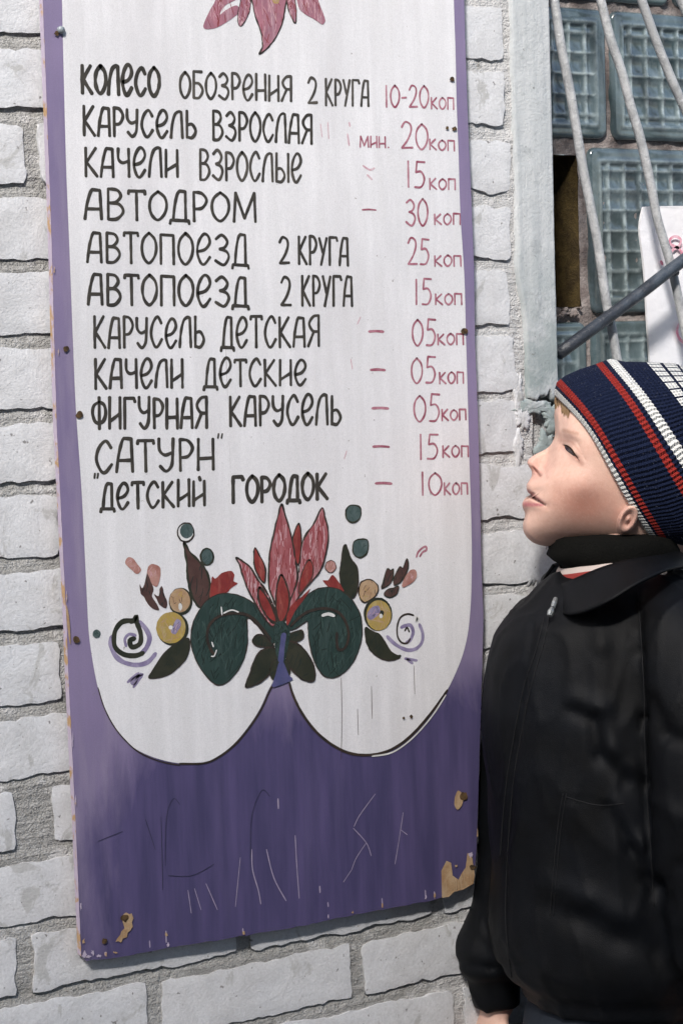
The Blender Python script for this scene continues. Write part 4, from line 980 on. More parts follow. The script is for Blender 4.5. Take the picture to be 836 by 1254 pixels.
M['jacket'] = cloth('black_cotton_jacket', (.0020, .0022, .0026), (.0036, .0044, .0062), .55, sheen=0.0, spec=.15)
M['jeans'] = cloth('dark_blue_denim', (.010, .014, .022), (.018, .024, .034), .85, 900, sheen=0)
M['turtle'] = cloth('black_wool', (.0035, .0035, .003), (.006, .006, .005), .9, 500, sheen=0, bstr=.6, spec=.1)
M['shoe'] = cloth('brown_leather', (.05, .03, .018), (.07, .045, .03), .5)
M['hair'] = cloth('dark_blond_hair', (.15, .09, .045), (.22, .14, .07), .6, 500)
M['zip'] = simple('zip_metal', (.42, .44, .42), (.30, .31, .30), 300, .35, spec=.6, metallic=.8)
M['eye_dark'] = new_mat('dark_eye', .10, (.018, .010, .007), .6)[0]
M['lash'] = new_mat('lashes', .8, (.035, .020, .014), .1)[0]

# ---- head: closed surface swelling to both sides of the profile
HO = np.array([735.0, 575.0])
prof = [(688, 482), (682, 495), (679.5, 505), (680, 516), (680.5, 526), (680, 535), (675, 544), (667, 550.5), (659, 554.5), (652, 558.5), (646.8, 563), (645.3, 567.5), (647.5, 572), (650.5, 577), (650.5, 583), (647.5, 589),
        (644.8, 594.5), (644.9, 600), (646.8, 603.8), (650.5, 606.8), (646.8, 610), (642, 612.8), (639.3, 618), (640.3, 623.5), (642.8, 629), (642, 636), (640.2, 644), (642, 654), (650, 663), (660, 667.5), (673, 669), (697, 670), (728, 672), (760, 675), (795, 684),
        (835, 680), (868, 655), (882, 610), (880, 560), (862, 510), (832, 474), (790, 456), (740, 453), (705, 464)]
base = [(688, 482), (682, 495), (679.5, 505), (680, 516), (680, 526), (678, 536), (675, 546), (672.5, 556), (669.5, 566), (665, 576), (658.5, 584), (651, 589.5)] + prof[16:]
def polar(ct):
    q = np.array([(v.x, v.y) for v in cr([Vector(p) for p in ct], 12, True)])-HO
    a = np.arctan2(q[:, 1], q[:, 0]); r = np.hypot(q[:, 0], q[:, 1]); o = np.argsort(a); a, r = a[o], r[o]
    a = np.concatenate([a-2*np.pi, a, a+2*np.pi]); r = np.concatenate([r, r, r]); return a, r
pa, pr = polar(prof); ba, br = polar(base)
ba_s = np.linspace(-2*np.pi, 2*np.pi, 2881); _r = np.interp(ba_s, ba, br); _k = np.exp(-(np.arange(-90, 91)/34.0)**2); _k /= _k.sum()
br_s = np.convolve(np.pad(_r, 90, mode='edge'), _k, mode='valid')
def gs(p, c, s, s2=None, ang=0.0):
    d = p-np.array(c); s2 = s2 or s
    u = d[..., 0]*math.cos(ang)+d[..., 1]*math.sin(ang); v = -d[..., 0]*math.sin(ang)+d[..., 1]*math.cos(ang)
    return np.exp(-(u/s)**2-(v/s2)**2)
def seg_d(p, a, b):
    a = np.array(a, float); b = np.array(b, float); ab = b-a
    t = np.clip(((p-a)@ab)/(ab@ab), 0, 1); return np.hypot(*np.moveaxis(p-(a+t[..., None]*ab), -1, 0)), t
FX0, FY0, FW, FH = 625, 435, 275, 265
def lookup(p):
    u = np.clip(p[..., 0]-FX0, 0, FW-1.001); v = np.clip(p[..., 1]-FY0, 0, FH-1.001); i = u.astype(int); j = v.astype(int); a = u-i; b = v-j
    return (FIELD[j, i]*(1-a)+FIELD[j, i+1]*a)*(1-b)+(FIELD[j+1, i]*(1-a)+FIELD[j+1, i+1]*a)*b
def head_H(p, raw=False):
    """half width of the head (m) at profile point p (px)"""
    d = p-HO; an = np.arctan2(d[..., 1], d[..., 0]); r = np.hypot(d[..., 0], d[..., 1])
    rc = np.interp(an, pa, pr); rb = np.interp(an, ba, br)
    s = np.clip(r/rc, 0, 1); q_ = np.clip((s-.72)/.24, 0, 1); q_ = q_*q_*(3-2*q_); rbs = np.interp(an, ba_s, br_s); rb = rbs+(rb-rbs)*q_; sb = np.clip(r/rb, 0, 1)
    e = d[..., 0]*.5-d[..., 1]*.87
    W = .0695-.0175*np.clip((20-e)/150, 0, 1)**1.6-.000*e
    Hb = W*np.clip(1-sb**2.5, 0, 1)**.52
    dC = (1-s)*rc
    wn = .0072+.0085*gs(p, (662, 580), 10, 7)+.0042*gs(p, (651, 568), 10)
    q = np.clip(dC/11.0, 0, 1); Hn = wn*np.sqrt(np.clip(1-(1-q)**2, 0, 1))*np.clip(1.35-seg_d(p, (650, 570), (676, 545))[0]/22, 0, 1)
    k = .0065; H = np.maximum(Hb, Hn)+np.where(np.minimum(Hb, Hn) > 0, k*.25*np.clip(1-np.abs(Hb-Hn)/k, 0, 1)**2, 0)
    edge = np.clip(dC/5, 0, 1)
    if raw: return H, dC
    E_ = np.sqrt(np.clip(1-(1-np.clip(dC/7.0, 0, 1))**2, 0, 1)); H = lookup(p)*E_
    H = H+edge*(-.0065*gs(p, (690, 548), 10, 12)-.0018*gs(p, (683, 540), 7)+.0030*gs(p, (702, 553), 8, 5.5, .9)+.0028*gs(p, (697, 531), 13, 5, .35)
        +.0040*gs(p, (712, 595), 24, 18)-.0012*gs(p, (669, 620), 5)-.0004*gs(p, (677, 598), 6, 16, -.5)
        +.0015*gs(p, (653, 621), 9, 4, .2)+.0012*gs(p, (654, 604), 9, 4, .5)+.0020*gs(p, (652, 650), 14))
    dm, t = seg_d(p, (653, 609.5), (667, 618.5)); H = H-.0048*np.exp(-(dm/(2.3-.9*t))**2)*(1-.6*t)
    dn, t = seg_d(p, (652, 573), (662, 583)); H = H-.0030*np.exp(-(dn/1.6)**2)*edge
    de, t = seg_d(p, (666, 574), (668, 586)); H = H-.0012*np.exp(-(de/2.2)**2)*edge
    ds, t = seg_d(p, (690, 546), (706, 561)); H = H-.0026*np.exp(-(ds/1.7)**2)
    dl, t = seg_d(p, (706, 541), (716, 563)); H = H-.0005*np.exp(-(dl/1.6)**2)
    # ear lobe
    v = p-np.array((768.5, 636)); u_ = v[..., 0]*.9+v[..., 1]*.43; w_ = -v[..., 0]*.43+v[..., 1]*.9
    er = np.hypot(u_/10.5, w_/18.5); sm = np.clip((1.12-er)/.25, 0, 1); H = H+.0105*sm*sm*(3-2*sm)-.004*np.exp(-((er-.35)/.25)**2)*(er < 1)
    return np.maximum(H, 0)*np.where(s >= .9999, 0, 1)
yy, xx = np.mgrid[FY0:FY0+FH, FX0:FX0+FW]
Hr, dCr = head_H(np.stack([xx, yy], -1).astype(float), True)
Er = np.sqrt(np.clip(1-(1-np.clip(dCr/7.0, 0, 1))**2, 0, 1)); mk = (dCr > 1.0).astype(float); Q = np.where(mk > 0, Hr/np.maximum(Er, .2), 0)
kk = np.exp(-(np.arange(-14, 15)/5.2)**2); kk /= kk.sum()
def blur(A): return np.apply_along_axis(lambda r: np.convolve(r, kk, 'same'), 0, np.apply_along_axis(lambda r: np.convolve(r, kk, 'same'), 1, A))
FIELD = blur(Q*mk)/np.maximum(blur(mk), 1e-4)
NA, NR = 520, 100
ang = np.linspace(-np.pi, np.pi, NA, endpoint=False)
# denser rays towards the face
warp = ang
rc = np.interp(warp, pa, pr)
V = []; Fc = []
svals = 1-(1-np.linspace(0, 1, NR+1))**1.35
pts = HO+svals[1:, None, None]*rc[None, :, None]*np.stack([np.cos(warp), np.sin(warp)], -1)[None]
HH = head_H(pts); H0 = float(head_H(HO[None])[0])
O3 = BP(*HO)
ex = (BP(HO[0]+1, HO[1])-O3); ez = (BP(HO[0], HO[1]+1)-O3)
def HP(px, py, c): return O3+ex*(px-HO[0])+ez*(py-HO[1])+Lv*c
def HPd(px, py, c):                   # keeps the picture position of near-side features
    return BP(px, py, c)
V.append(BP(HO[0], HO[1], H0)); V.append(BP(HO[0], HO[1], -H0))
front = np.zeros((NR, NA), int); back = np.zeros((NR, NA), int)
for i in range(NR):
    for j in range(NA):
        px, py = pts[i, j]; h = HH[i, j]
        base_p = BP(px, py)
        if i == NR-1:
            front[i, j] = back[i, j] = len(V); V.append(base_p)
        else:
            front[i, j] = len(V); V.append(BP(px, py, h)); back[i, j] = len(V); V.append(base_p-Lv*h)
for j in range(NA):
    k = (j+1) % NA
    Fc.append((0, front[0, k], front[0, j])); Fc.append((1, back[0, j], back[0, k]))
    for i in range(NR-1):
        Fc.append((front[i, j], front[i, k], front[i+1, k], front[i+1, j]))
        if i < NR-1: Fc.append((back[i, k], back[i, j], back[i+1, j], back[i+1, k]))
head_V, head_F = V, [tuple(int(q) for q in f) for f in Fc]

# ---- limbs and trunk of the body under the clothes
def ellip(levels, seg=28):            # (px, py, c, half width m, half depth m)
    V, Fc = [], []
    for (px, py, c, hw, hd) in levels:
        p = BP(px, py, c)
        for k in range(seg):
            a = 2*math.pi*k/seg; V.append(p+Rv*hw*math.cos(a)+Lv*hd*math.sin(a))
    n = len(levels)
    for i in range(n-1):
        for k in range(seg): Fc.append((i*seg+k, i*seg+(k+1) % seg, (i+1)*seg+(k+1) % seg, (i+1)*seg+k))
    Fc.append(tuple(range(seg))[::-1]); Fc.append(tuple((n-1)*seg+k for k in range(seg)))
    return V, Fc
def limb(pts, rad, seg=16, n=5):
    P = cr([BP(*p) for p in pts], n); m = len(pts)
    rr = [float(np.interp(i/(len(P)-1)*(m-1), range(m), rad)) for i in range(len(P))]
    # rounded ends
    return tube_geo(P, rr, seg)
def merged(parts):
    g_ = Geo()
    for p in parts: g_.add(p)
    return g_
def remesh(g_, voxel, smooth_it=4, name='tmp'):
    me = bpy.data.meshes.new(name); me.from_pydata(g_.V, [], g_.F)
    o = bpy.data.objects.new(name, me); C.objects.link(o)
    bm = bmesh.new(); bm.from_mesh(me); bmesh.ops.recalc_face_normals(bm, faces=bm.faces); bm.to_mesh(me); bm.free()
    m1 = o.modifiers.new('r', 'REMESH'); m1.mode = 'VOXEL'; m1.voxel_size = voxel
    if smooth_it:
        m2 = o.modifiers.new('s', 'SMOOTH'); m2.iterations = smooth_it; m2.factor = .5
    dg = bpy.context.evaluated_depsgraph_get(); ev = o.evaluated_get(dg); out = bpy.data.meshes.new_from_object(ev)
    bpy.data.objects.remove(o); return out
hand_parts = []
def hand(wx, wy, c, sgn, tw=0.0):
    """relaxed hanging child hand: palm, four curled fingers and thumb"""
    parts = []
    w0 = BP(wx, wy, c); dn = Vector((0, 0, -1))*.97-Rv*.24; dn.normalize()
    side = (Lv*.86+Rv*.45*sgn).normalized()          # across the knuckles
    thick = side.cross(dn).normalized()
    if thick.dot(Rv) < 0: thick = -thick             # palm faces the body (+Rv) for the far hand
    V_, F_ = [], []; seg = 16; lv = [(-.02, .019, .015), (.0, .018, .0135), (.012, .021, .0130), (.03, .027, .0125), (.05, .029, .0115), (.062, .028, .0100), (.070, .024, .008)]
    for (t, hw, hd) in lv:
        p = w0+dn*t
        for k in range(seg):
            a = 2*math.pi*k/seg; V_.append(p+side*hw*math.cos(a)+thick*hd*math.sin(a))
    for i in range(len(lv)-1):
        for k in range(seg): F_.append((i*seg+k, i*seg+(k+1) % seg, (i+1)*seg+(k+1) % seg, (i+1)*seg+k))
    F_.append(tuple(range(seg))); F_.append(tuple((len(lv)-1)*seg+k for k in range(seg)))
    parts.append((V_, F_))
    for fi, (off, ln, r_) in enumerate(((-.021, .043, .0064), (-.0072, .052, .0071), (.0070, .056, .0073), (.0205, .050, .0071))):
        p = w0+dn*.060+side*off; d = dn.copy(); P = [p]; R_ = [r_]; cur = .18+.05*(3-fi)
        for sgm, l_ in enumerate((.45, .32, .23)):
            for h in range(3):
                d = (d+thick*(cur/3)).normalized(); p = p+d*(ln*l_/3); P.append(p); R_.append(r_*(1-.10*sgm-.03*h))
            cur *= 1.25
        P.append(p+d*.0035); R_.append(r_*.42); parts.append(tube_geo(P, R_, 12))
    p = w0+dn*.014+side*.017; P = [p]; R_ = [.010]; d = (dn*.72+side*.62+thick*.35).normalized()
    for h in range(7):
        d = (d+dn*.07).normalized(); p = p+d*.0072; P.append(p); R_.append(.0098-.0004*h)
    P.append(p+d*.004); R_.append(.004); parts.append(tube_geo(P, R_, 12))
    return parts
trunk = ellip([(762, 600, 0, .040, .040), (760, 650, 0, .043, .044), (757, 700, 0, .046, .048), (752, 730, 0, .058, .06), (752, 765, 0, .085, .080), (755, 850, 0, .112, .090), (762, 1000, 0, .108, .085), (768, 1150, 0, .100, .085), (772, 1240, 0, .090, .08), (774, 1330, 0, .090, .080)])
zg = .05
knee_y = 1570; ank_y = 1900
far_leg = [(735, 1300, -.06), (732, 1440, -.062), (730, 1600, -.062), (732, 1760, -.06), (734, 1905, -.06)]
near_leg = [(800, 1300, .06), (802, 1440, .062), (800, 1600, .062), (805, 1760, .06), (808, 1905, .06)]
farm = [(695, 805, -.060), (652, 880, -.105), (640, 1000, -.095), (622, 1120, -.075), (606, 1236, -.055)]
narm = [(815, 800, .060), (850, 880, .115), (862, 1000, .125), (868, 1120, .12), (874, 1232, .105)]
parts = [trunk, limb(far_leg, [.062, .055, .042, .040, .028]), limb(near_leg, [.062, .055, .042, .040, .028]),
         limb(farm, [.036, .032, .027, .025, .0185]), limb(narm, [.036, .032, .027, .025, .0185])]
parts += hand(606, 1238, -.055, 1) + hand(874, 1234, .105, 1)
low = remesh(merged(parts), .0034, 3, 'low_body')
# ankle height check and feet on the ground are handled by the shoes below
def tone(me, name='tone'):
    co_ = np.zeros(len(me.vertices)*3, np.float32); me.vertices.foreach_get('co', co_); co_ = co_.reshape(-1, 3).astype(float)+np.array(feet)
    rel = co_-np.array(cam_loc); Rm = np.array(rot)         # world -> camera
    cc = rel@Rm; px = 418+F_PX*cc[:, 0]/-cc[:, 2]; py = 627-F_PX*cc[:, 1]/-cc[:, 2]
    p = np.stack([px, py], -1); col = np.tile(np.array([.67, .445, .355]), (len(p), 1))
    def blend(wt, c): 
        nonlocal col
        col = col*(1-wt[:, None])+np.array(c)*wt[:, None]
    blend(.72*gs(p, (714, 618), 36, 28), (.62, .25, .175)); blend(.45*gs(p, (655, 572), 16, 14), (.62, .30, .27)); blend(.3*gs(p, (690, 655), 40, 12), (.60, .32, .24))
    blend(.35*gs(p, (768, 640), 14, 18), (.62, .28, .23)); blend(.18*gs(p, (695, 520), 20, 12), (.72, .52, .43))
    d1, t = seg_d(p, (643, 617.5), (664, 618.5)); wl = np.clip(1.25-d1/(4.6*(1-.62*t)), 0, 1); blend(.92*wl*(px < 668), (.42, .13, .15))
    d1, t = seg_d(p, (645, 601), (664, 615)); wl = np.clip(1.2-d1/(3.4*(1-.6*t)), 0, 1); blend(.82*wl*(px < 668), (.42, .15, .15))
    dm, t = seg_d(p, (649, 607.5), (667, 618.5)); blend(.98*np.clip(1.7-dm/(1.9-1.2*t), 0, 1), (.040, .012, .012))  # dark of the mouth gap painted into the skin colour
    d2, t = seg_d(p, (653, 574), (661, 582.5)); blend(.85*np.exp(-(d2/1.6)**2), (.12, .035, .03))  # shade inside the nostril, painted as skin colour
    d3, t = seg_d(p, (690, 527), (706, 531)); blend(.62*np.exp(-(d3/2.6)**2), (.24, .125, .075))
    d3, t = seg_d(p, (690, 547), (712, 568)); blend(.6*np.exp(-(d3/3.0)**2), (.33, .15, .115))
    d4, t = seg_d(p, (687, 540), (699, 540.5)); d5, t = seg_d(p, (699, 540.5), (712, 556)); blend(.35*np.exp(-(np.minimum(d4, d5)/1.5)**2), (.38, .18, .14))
    at = me.color_attributes.new(name, 'FLOAT_COLOR', 'POINT')
    at.data.foreach_set('color', np.concatenate([col, np.ones((len(p), 1))], 1).astype(np.float32).ravel())
body = None
try:
    lo = bpy.data.objects.new('lo', low); C.objects.link(lo)
    hm = bpy.data.meshes.new('hm'); hm.from_pydata([tuple(v) for v in head_V], [], head_F)
    bm = bmesh.new(); bm.from_mesh(hm); bmesh.ops.remove_doubles(bm, verts=bm.verts, dist=1e-6); bmesh.ops.recalc_face_normals(bm, faces=bm.faces); bm.to_mesh(hm); bm.free()
    ho = bpy.data.objects.new('ho', hm); C.objects.link(ho)
    md = ho.modifiers.new('b', 'BOOLEAN'); md.operation = 'UNION'; md.solver = 'EXACT'; md.object = lo
    dg = bpy.context.evaluated_depsgraph_get(); res = bpy.data.meshes.new_from_object(ho.evaluated_get(dg))
    print('boolean', len(res.vertices), len(hm.vertices), len(low.vertices))
    assert len(res.vertices) > len(hm.vertices)*.7
    bpy.data.objects.remove(ho); bpy.data.objects.remove(lo)
    res.transform(Matrix.Translation(-feet)); res.name = 'body'
    body = bpy.data.objects.new('body', res); C.objects.link(body); body.parent = boy
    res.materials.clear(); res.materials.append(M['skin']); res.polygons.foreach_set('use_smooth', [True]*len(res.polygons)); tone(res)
except AssertionError:
    print('BOOLEAN FAILED')

# ---- eye, lashes, hair
def surf(px, py, up=0.0):
    h = float(head_H(np.array([[px, py]], float))[0]); return BP(px, py, h+up)
def face_patch(name, poly, up, mat, dome=0.0):
    c = np.mean(np.array(poly), 0); V = [surf(c[0], c[1], up+dome)]; n = len(poly)
    V += [surf(x, y, up) for x, y in poly]; Fc = [(0, 1+i, 1+(i+1) % n) for i in range(n)]
    return mesh_obj(name, V, Fc, mat, boy)
def side_ribbon(pts, wds, up, flip=False):
    q = cr([Vector(p) for p in pts], 4); V, Fc = [], []; n = len(q)
    for i, v in enumerate(q):
        t = q[min(i+1, n-1)]-q[max(i-1, 0)]; t.normalize(); nn = Vector((-t.y, t.x)); w_ = float(np.interp(i/(n-1)*(len(pts)-1), range(len(pts)), wds))
        V.append(surf(v.x+nn.x*w_, v.y+nn.y*w_, up)); V.append(surf(v.x, v.y, up+.0012)); V.append(surf(v.x-nn.x*w_, v.y-nn.y*w_, up))
    for i in range(n-1):
        a = 3*i; Fc += [(a, a+1, a+4, a+3), (a+1, a+2, a+5, a+4)]
    return V, Fc
eb = cr([Vector(p) for p in ((690.8, 546.2), (694, 546.6), (698, 549.6), (701.5, 554.5), (703, 558.5), (700, 557.2), (696, 554.2), (692.3, 550.8))], 3, True)
face_patch('eye', [(v.x, v.y) for v in eb], .0006, M['eye_dark'], .0022)
V, Fc = side_ribbon([(689.5, 545), (694, 546), (699, 550), (704, 557.5), (709, 564.5)], [.5, .9, 1.0, .6, .12], .0010)
mesh_obj('eyelashes', V, Fc, M['lash'], boy)
V, Fc = tube_geo([BP(680, 537, -.020), BP(677.5, 535.5, -.020), BP(675.5, 536.5, -.020)], [.0011, .0009, .0004], 6)
mesh_obj('eyelashes', V, Fc, M['lash'], boy)
V, Fc = side_ribbon([(687, 530), (693, 526.5), (700, 527.5), (707, 532)], [.6, 1.6, 1.5, .4], .0004)
gh = Geo()
for i in range(170):                  # fringe below the hat edge
    t = random.random(); c = random.uniform(-.045, .050)
    px0 = 684+13*max(0, c/.05)+random.uniform(-2, 3); py0 = 484+7*max(0, c/.05)
    L_ = random.uniform(10, 22)*(1 if c > -.02 else .8)
    def fr(k):
        y = py0+L_*k; x = px0-1.2*k+random.uniform(-.3, .3)-2.2*math.sin(k*2.4)
        h = float(head_H(np.array([[max(x, 682), y]], float))[0])
        return BP(max(x, 679.3), y, math.copysign(min(abs(c)+.004*k, h+.0022), c))
    gh.add(tube_geo([fr(0), fr(.35), fr(.7), fr(1)], [.0010, .0010, .0008, .0003], 5))
gh.build('hair', M['hair'], boy)
gh2 = Geo()
for i in range(60):
    x = random.uniform(744, 760); y = 596+(x-744)*1.6+random.uniform(-3, 5)
    gh2.add(([surf(x, y, .001), surf(x+1, y, .001), surf(x+2.5, y+random.uniform(6, 12), .0012)], [(0, 1, 2)]))

# ---- knitted hat
def hat_mat():
    m, nt, b = new_mat('striped_knit', .92, (.03, .04, .10), .1); g = NG(nt)
    sx = g.N.new('ShaderNodeSeparateXYZ'); g.L(g.tc.outputs['UV'], sx.inputs[0])
    U_, V_ = sx.outputs[0], sx.outputs[1]                # U: stitch count round the head, V: distance from the edge
    tooth = g.math('MULTIPLY', g.math('ABSOLUTE', g.math('SUBTRACT', g.math('FRACT', U_), .5)), 2.2)
    Vj = g.math('ADD', V_, tooth)
    def band(lo, hi, src):
        return g.math('MULTIPLY', g.math('GREATER_THAN', src, lo), g.math('LESS_THAN', src, hi))
    navy = g.mix(g.noise(g.coord(), 300, 2, .6), (.006, .010, .030), (.014, .021, .052))
    white = g.mix(g.noise(g.coord(), 500, 2, .6), (.70, .70, .67), (.88, .88, .84))
    red = g.mix(g.noise(g.coord(), 400, 2, .6), (.26, .022, .018), (.36, .040, .032))
    c = navy
    wm = g.math('ADD', band(-60, 9.0, Vj), band(75.5, 84.5, Vj)); rm = g.math('ADD', band(12.8, 21.5, Vj), band(62.5, 70.0, Vj))
    gu = g.math('FRACT', g.math('DIVIDE', U_, 3.0)); gv = g.math('FRACT', g.math('DIVIDE', g.math('SUBTRACT', V_, 104.5), 12.0))
    cell = g.math('MULTIPLY', g.math('MULTIPLY', g.math('LESS_THAN', gu, .80), g.math('LESS_THAN', gv, .78)), g.math('GREATER_THAN', V_, 104.5))
    c = g.mix(wm, c, white); c = g.mix(rm, c, red); c = g.mix(cell, c, white)
    g.L(c, b.inputs['Base Color'])
    rib = g.math('ABSOLUTE', g.math('SUBTRACT', g.math('FRACT', U_), .5)); row = g.math('ABSOLUTE', g.math('SUBTRACT', g.math('FRACT', g.math('DIVIDE', g.math('ADD', V_, g.math('MULTIPLY', rib, 3)), 3.0)), .5))
    h = g.math('SUBTRACT', g.math('MULTIPLY', rib, -2.0), g.math('MULTIPLY', row, .8))
    h = g.math('ADD', h, g.math('MULTIPLY', g.noise(g.coord(), 700, 2, .6), .5))
    g.bump(h, 1.0, .0024, b)
    b.inputs['Sheen Weight'].default_value = .0; return m
M['hat'] = hat_mat()
Ft = [(-14, 681, 480, 0), (-4, 679.5, 486, 0), (0, 679, 484, 0), (8, 679.5, 477, 0), (16, 682, 468, 0), (28, 692, 460, 0), (44, 710, 452, 0), (62, 729, 446, 0), (72, 739, 442, 0), (80, 747, 439.5, 0), (90, 765, 443, 0), (104, 790, 443.5, 0), (125, 825, 445, 0), (150, 862, 456, 0), (175, 893, 480, 0), (195, 910, 515, 0), (208, 914, 550, 0)]
Kt = [(-14, 800, 664), (-4, 803, 670), (0, 806, 673), (8, 814, 674), (16, 821, 674), (28, 832, 673), (44, 848, 672), (62, 872, 664), (72, 884, 654), (80, 893, 643), (90, 902, 628), (104, 912, 610), (125, 920, 588), (150, 922, 573), (175, 920, 562), (195, 915, 555), (208, 914.5, 551)]
Wt = [(-14, .066), (-4, .0735), (0, .0765), (8, .0790), (28, .0805), (62, .081), (104, .079), (125, .072), (150, .058), (175, .038), (195, .016), (208, .001)]
us = sorted(set([-14, -4]+list(np.arange(0, 209, 2.0))+[12.8]))
NP = 330; V = []; Fc = []; UV = []
ribn = 132
for u in us:
    fx, fy, _ = interp(Ft, u); kx, ky = interp(Kt, u); W = interp(Wt, u)[0]
    for j in range(NP+1):
        phi = 2*math.pi*j/NP; cp_, sp_ = math.cos(phi), math.sin(phi)
        # squarish ring so that the side is a broad plane
        cc = math.copysign(abs(cp_)**.93, cp_); ss = math.copysign(abs(sp_)**.90, sp_)
        mx, my = (fx+kx)/2, (fy+ky)/2
        px = mx+(fx-kx)/2*cc; py = my+(fy-ky)/2*cc
        dphi = phi if phi <= math.pi else 2*math.pi-phi
        hook = 9.0*math.exp(-((dphi-1.15)/.62)**2)*max(0, 1-u/170)*(1 if sp_ > 0 else .3)   # rim lifts off the temple
        sag = 3.0*math.exp(-((dphi-2.2)/.5)**2)*max(0, 1-u/120)
        px += (hook)*.83; py -= (hook)*.555
        wob = .0007*noise.noise(Vector((math.cos(phi)*3, math.sin(phi)*3, u*.05)))+.0005*math.cos(phi*ribn)
        V.append(BP(px, py, 0)+(BP(px, py, W*ss+wob*ss)-BP(px, py, 0) if ss > 0 else Lv*(W*ss+wob*ss)))
        UV.append((phi/(2*math.pi)*ribn, u))
for i in range(len(us)-1):
    for j in range(NP):
        q = i*(NP+1)+j; Fc.append((q, q+1, q+NP+2, q+NP+1))
hat = mesh_obj('knit_hat', V, Fc, M['hat'], boy, uvs=UV); hat['label'] = 'navy ribbed knit hat with red and white stripes and a white grid'

fz = Geo(); hp = hat.data.polygons; hv = [v.co.copy() for v in hat.data.vertices]
for _ in range(4200):                 # loose wool fibres on the knit
    f = hp[random.randrange(len(hp))]; c_ = f.center+feet; n_ = f.normal.copy()
    if n_.dot(c_-BP(800, 560)) < 0: n_ = -n_
    t_ = Vector((random.gauss(0, 1), random.gauss(0, 1), random.gauss(0, 1))).normalized(); e_ = c_+n_*random.uniform(.0006, .0022)+t_*random.uniform(.0008, .0022); s_ = n_.cross(t_)*.00011
    fz.add(([c_-s_, c_+s_, e_], [(0, 1, 2)]))
o = fz.build('wool_fuzz', cloth('loose_wool', (.05, .06, .10), (.16, .17, .20), .95), hat); o['kind'] = 'stuff'
# ---- neck wear
def ring_band(levels, seg=64, close=True):
    return ellip(levels, seg)
V, Fc = ellip([(752, 650, 0, .050, .046), (752, 652, 0, .062, .058), (752, 657, .0, .0655, .064), (752, 671, .0, .0655, .062), (751, 677, 0, .0665, .062), (752, 684, 0, .061, .060), (755, 690, 0, .055, .055), (757, 715, 0, .052, .052)], 48)
V = [Vector(v)+Vector((0, 0, .0022*noise.noise(Vector(v)*40))) for v in V]
mesh_obj('turtleneck', V, Fc, M['turtle'], boy)
def stripe_shirt():
    m, nt, b = new_mat('striped_jersey', .85, (.7, .6, .55), .15); g = NG(nt); sx = g.N.new('ShaderNodeSeparateXYZ'); g.L(g.tc.outputs['UV'], sx.inputs[0])
    v = sx.outputs[1]; f = g.math('FRACT', g.math('MULTIPLY', v, 2.0))
    c = g.mix(g.math('LESS_THAN', g.math('ABSOLUTE', g.math('SUBTRACT', v, .5)), .17), (.50, .42, .38), (.26, .04, .035))
    g.L(c, b.inputs['Base Color']); g.bump(g.noise(g.coord(), 500, 2, .6), .5, .001, b); return m
M['jersey'] = stripe_shirt()
V, Fc, UV = [], [], []
seg = 72
for li, (px, py, c, hw, hd, vv) in enumerate(((750, 681, 0, .053, .060, 1.0), (749, 686, 0, .055, .064, .75), (749, 692, 0, .056, .066, .5), (749, 699, 0, .056, .066, .25), (749, 708, 0, .056, .066, 0.0))):
    for k in range(seg+1):
        a = 2*math.pi*k/seg; p = BP(px, py, c)+Rv*hw*math.cos(a)+Lv*hd*math.sin(a)-Vector((0, 0, 1))*.010*max(0, -math.cos(a))**2; V.append(p); UV.append((k/seg, vv))
for i in range(4):
    for k in range(seg): q = i*(seg+1)+k; Fc.append((q, q+1, q+seg+2, q+seg+1))
mesh_obj('shirt', V, Fc, M['jersey'], boy, uvs=UV)

# ---- jacket
tor = ellip([(757, 700, 0, .064, .068), (752, 716, 0, .075, .078), (748, 735, 0, .086, .088), (746, 752, 0, .102, .096), (748, 775, 0, .116, .102), (752, 810, 0, .126, .108), (756, 860, 0, .134, .112), (760, 950, 0, .134, .116),
             (764, 1050, 0, .134, .118), (766, 1120, 0, .137, .120), (768, 1160, 0, .136, .120), (770, 1182, 0, .126, .114), (772, 1194, 0, .112, .105), (774, 1214, 0, .109, .103)], 40)
sl_far = limb([(690, 768, -.060), (666, 795, -.075), (646, 850, -.085), (640, 920, -.082), (638, 1000, -.075), (634, 1070, -.065), (622, 1130, -.058), (607, 1168, -.054), (606, 1190, -.053)],
              [.030, .050, .050, .0455, .0455, .044, .042, .043, .034], 24)
cuff_far = limb([(606, 1170, -.054), (606, 1184, -.054), (606.5, 1200, -.0535), (607.5, 1218, -.053), (608.5, 1233, -.053)], [.036, .0335, .0270, .0250, .0245], 24, 3)
sl_near = limb([(790, 752, .030), (824, 785, .068), (846, 850, .098), (853, 920, .110), (860, 1000, .118), (866, 1070, .120), (870, 1130, .116), (872, 1165, .112), (873, 1190, .110)],
               [.046, .056, .053, .051, .050, .048, .045, .045, .034], 24)
cuff_near = limb([(873, 1170, .111), (873, 1190, .110), (874, 1210, .108), (874, 1232, .107)], [.036, .028, .0255, .025], 24, 3)
jm = remesh(merged([tor, sl_far, cuff_far, sl_near, cuff_near]), .0045, 6, 'jacket')
co_ = np.zeros(len(jm.vertices)*3, np.float32); jm.vertices.foreach_get('co', co_); co_ = co_.reshape(-1, 3).astype(float)
no_ = np.zeros(len(jm.vertices)*3, np.float32); jm.vertices.foreach_get('normal', no_); no_ = no_.reshape(-1, 3)
rel = co_-np.array(cam_loc); cc = rel@np.array(rot); PXc = 418+F_PX*cc[:, 0]/-cc[:, 2]; PYc = 627-F_PX*cc[:, 1]/-cc[:, 2]
P2 = np.stack([PXc, PYc], -1)
near = (no_@np.array(Lv)) > -.2
disp = np.zeros(len(co_))
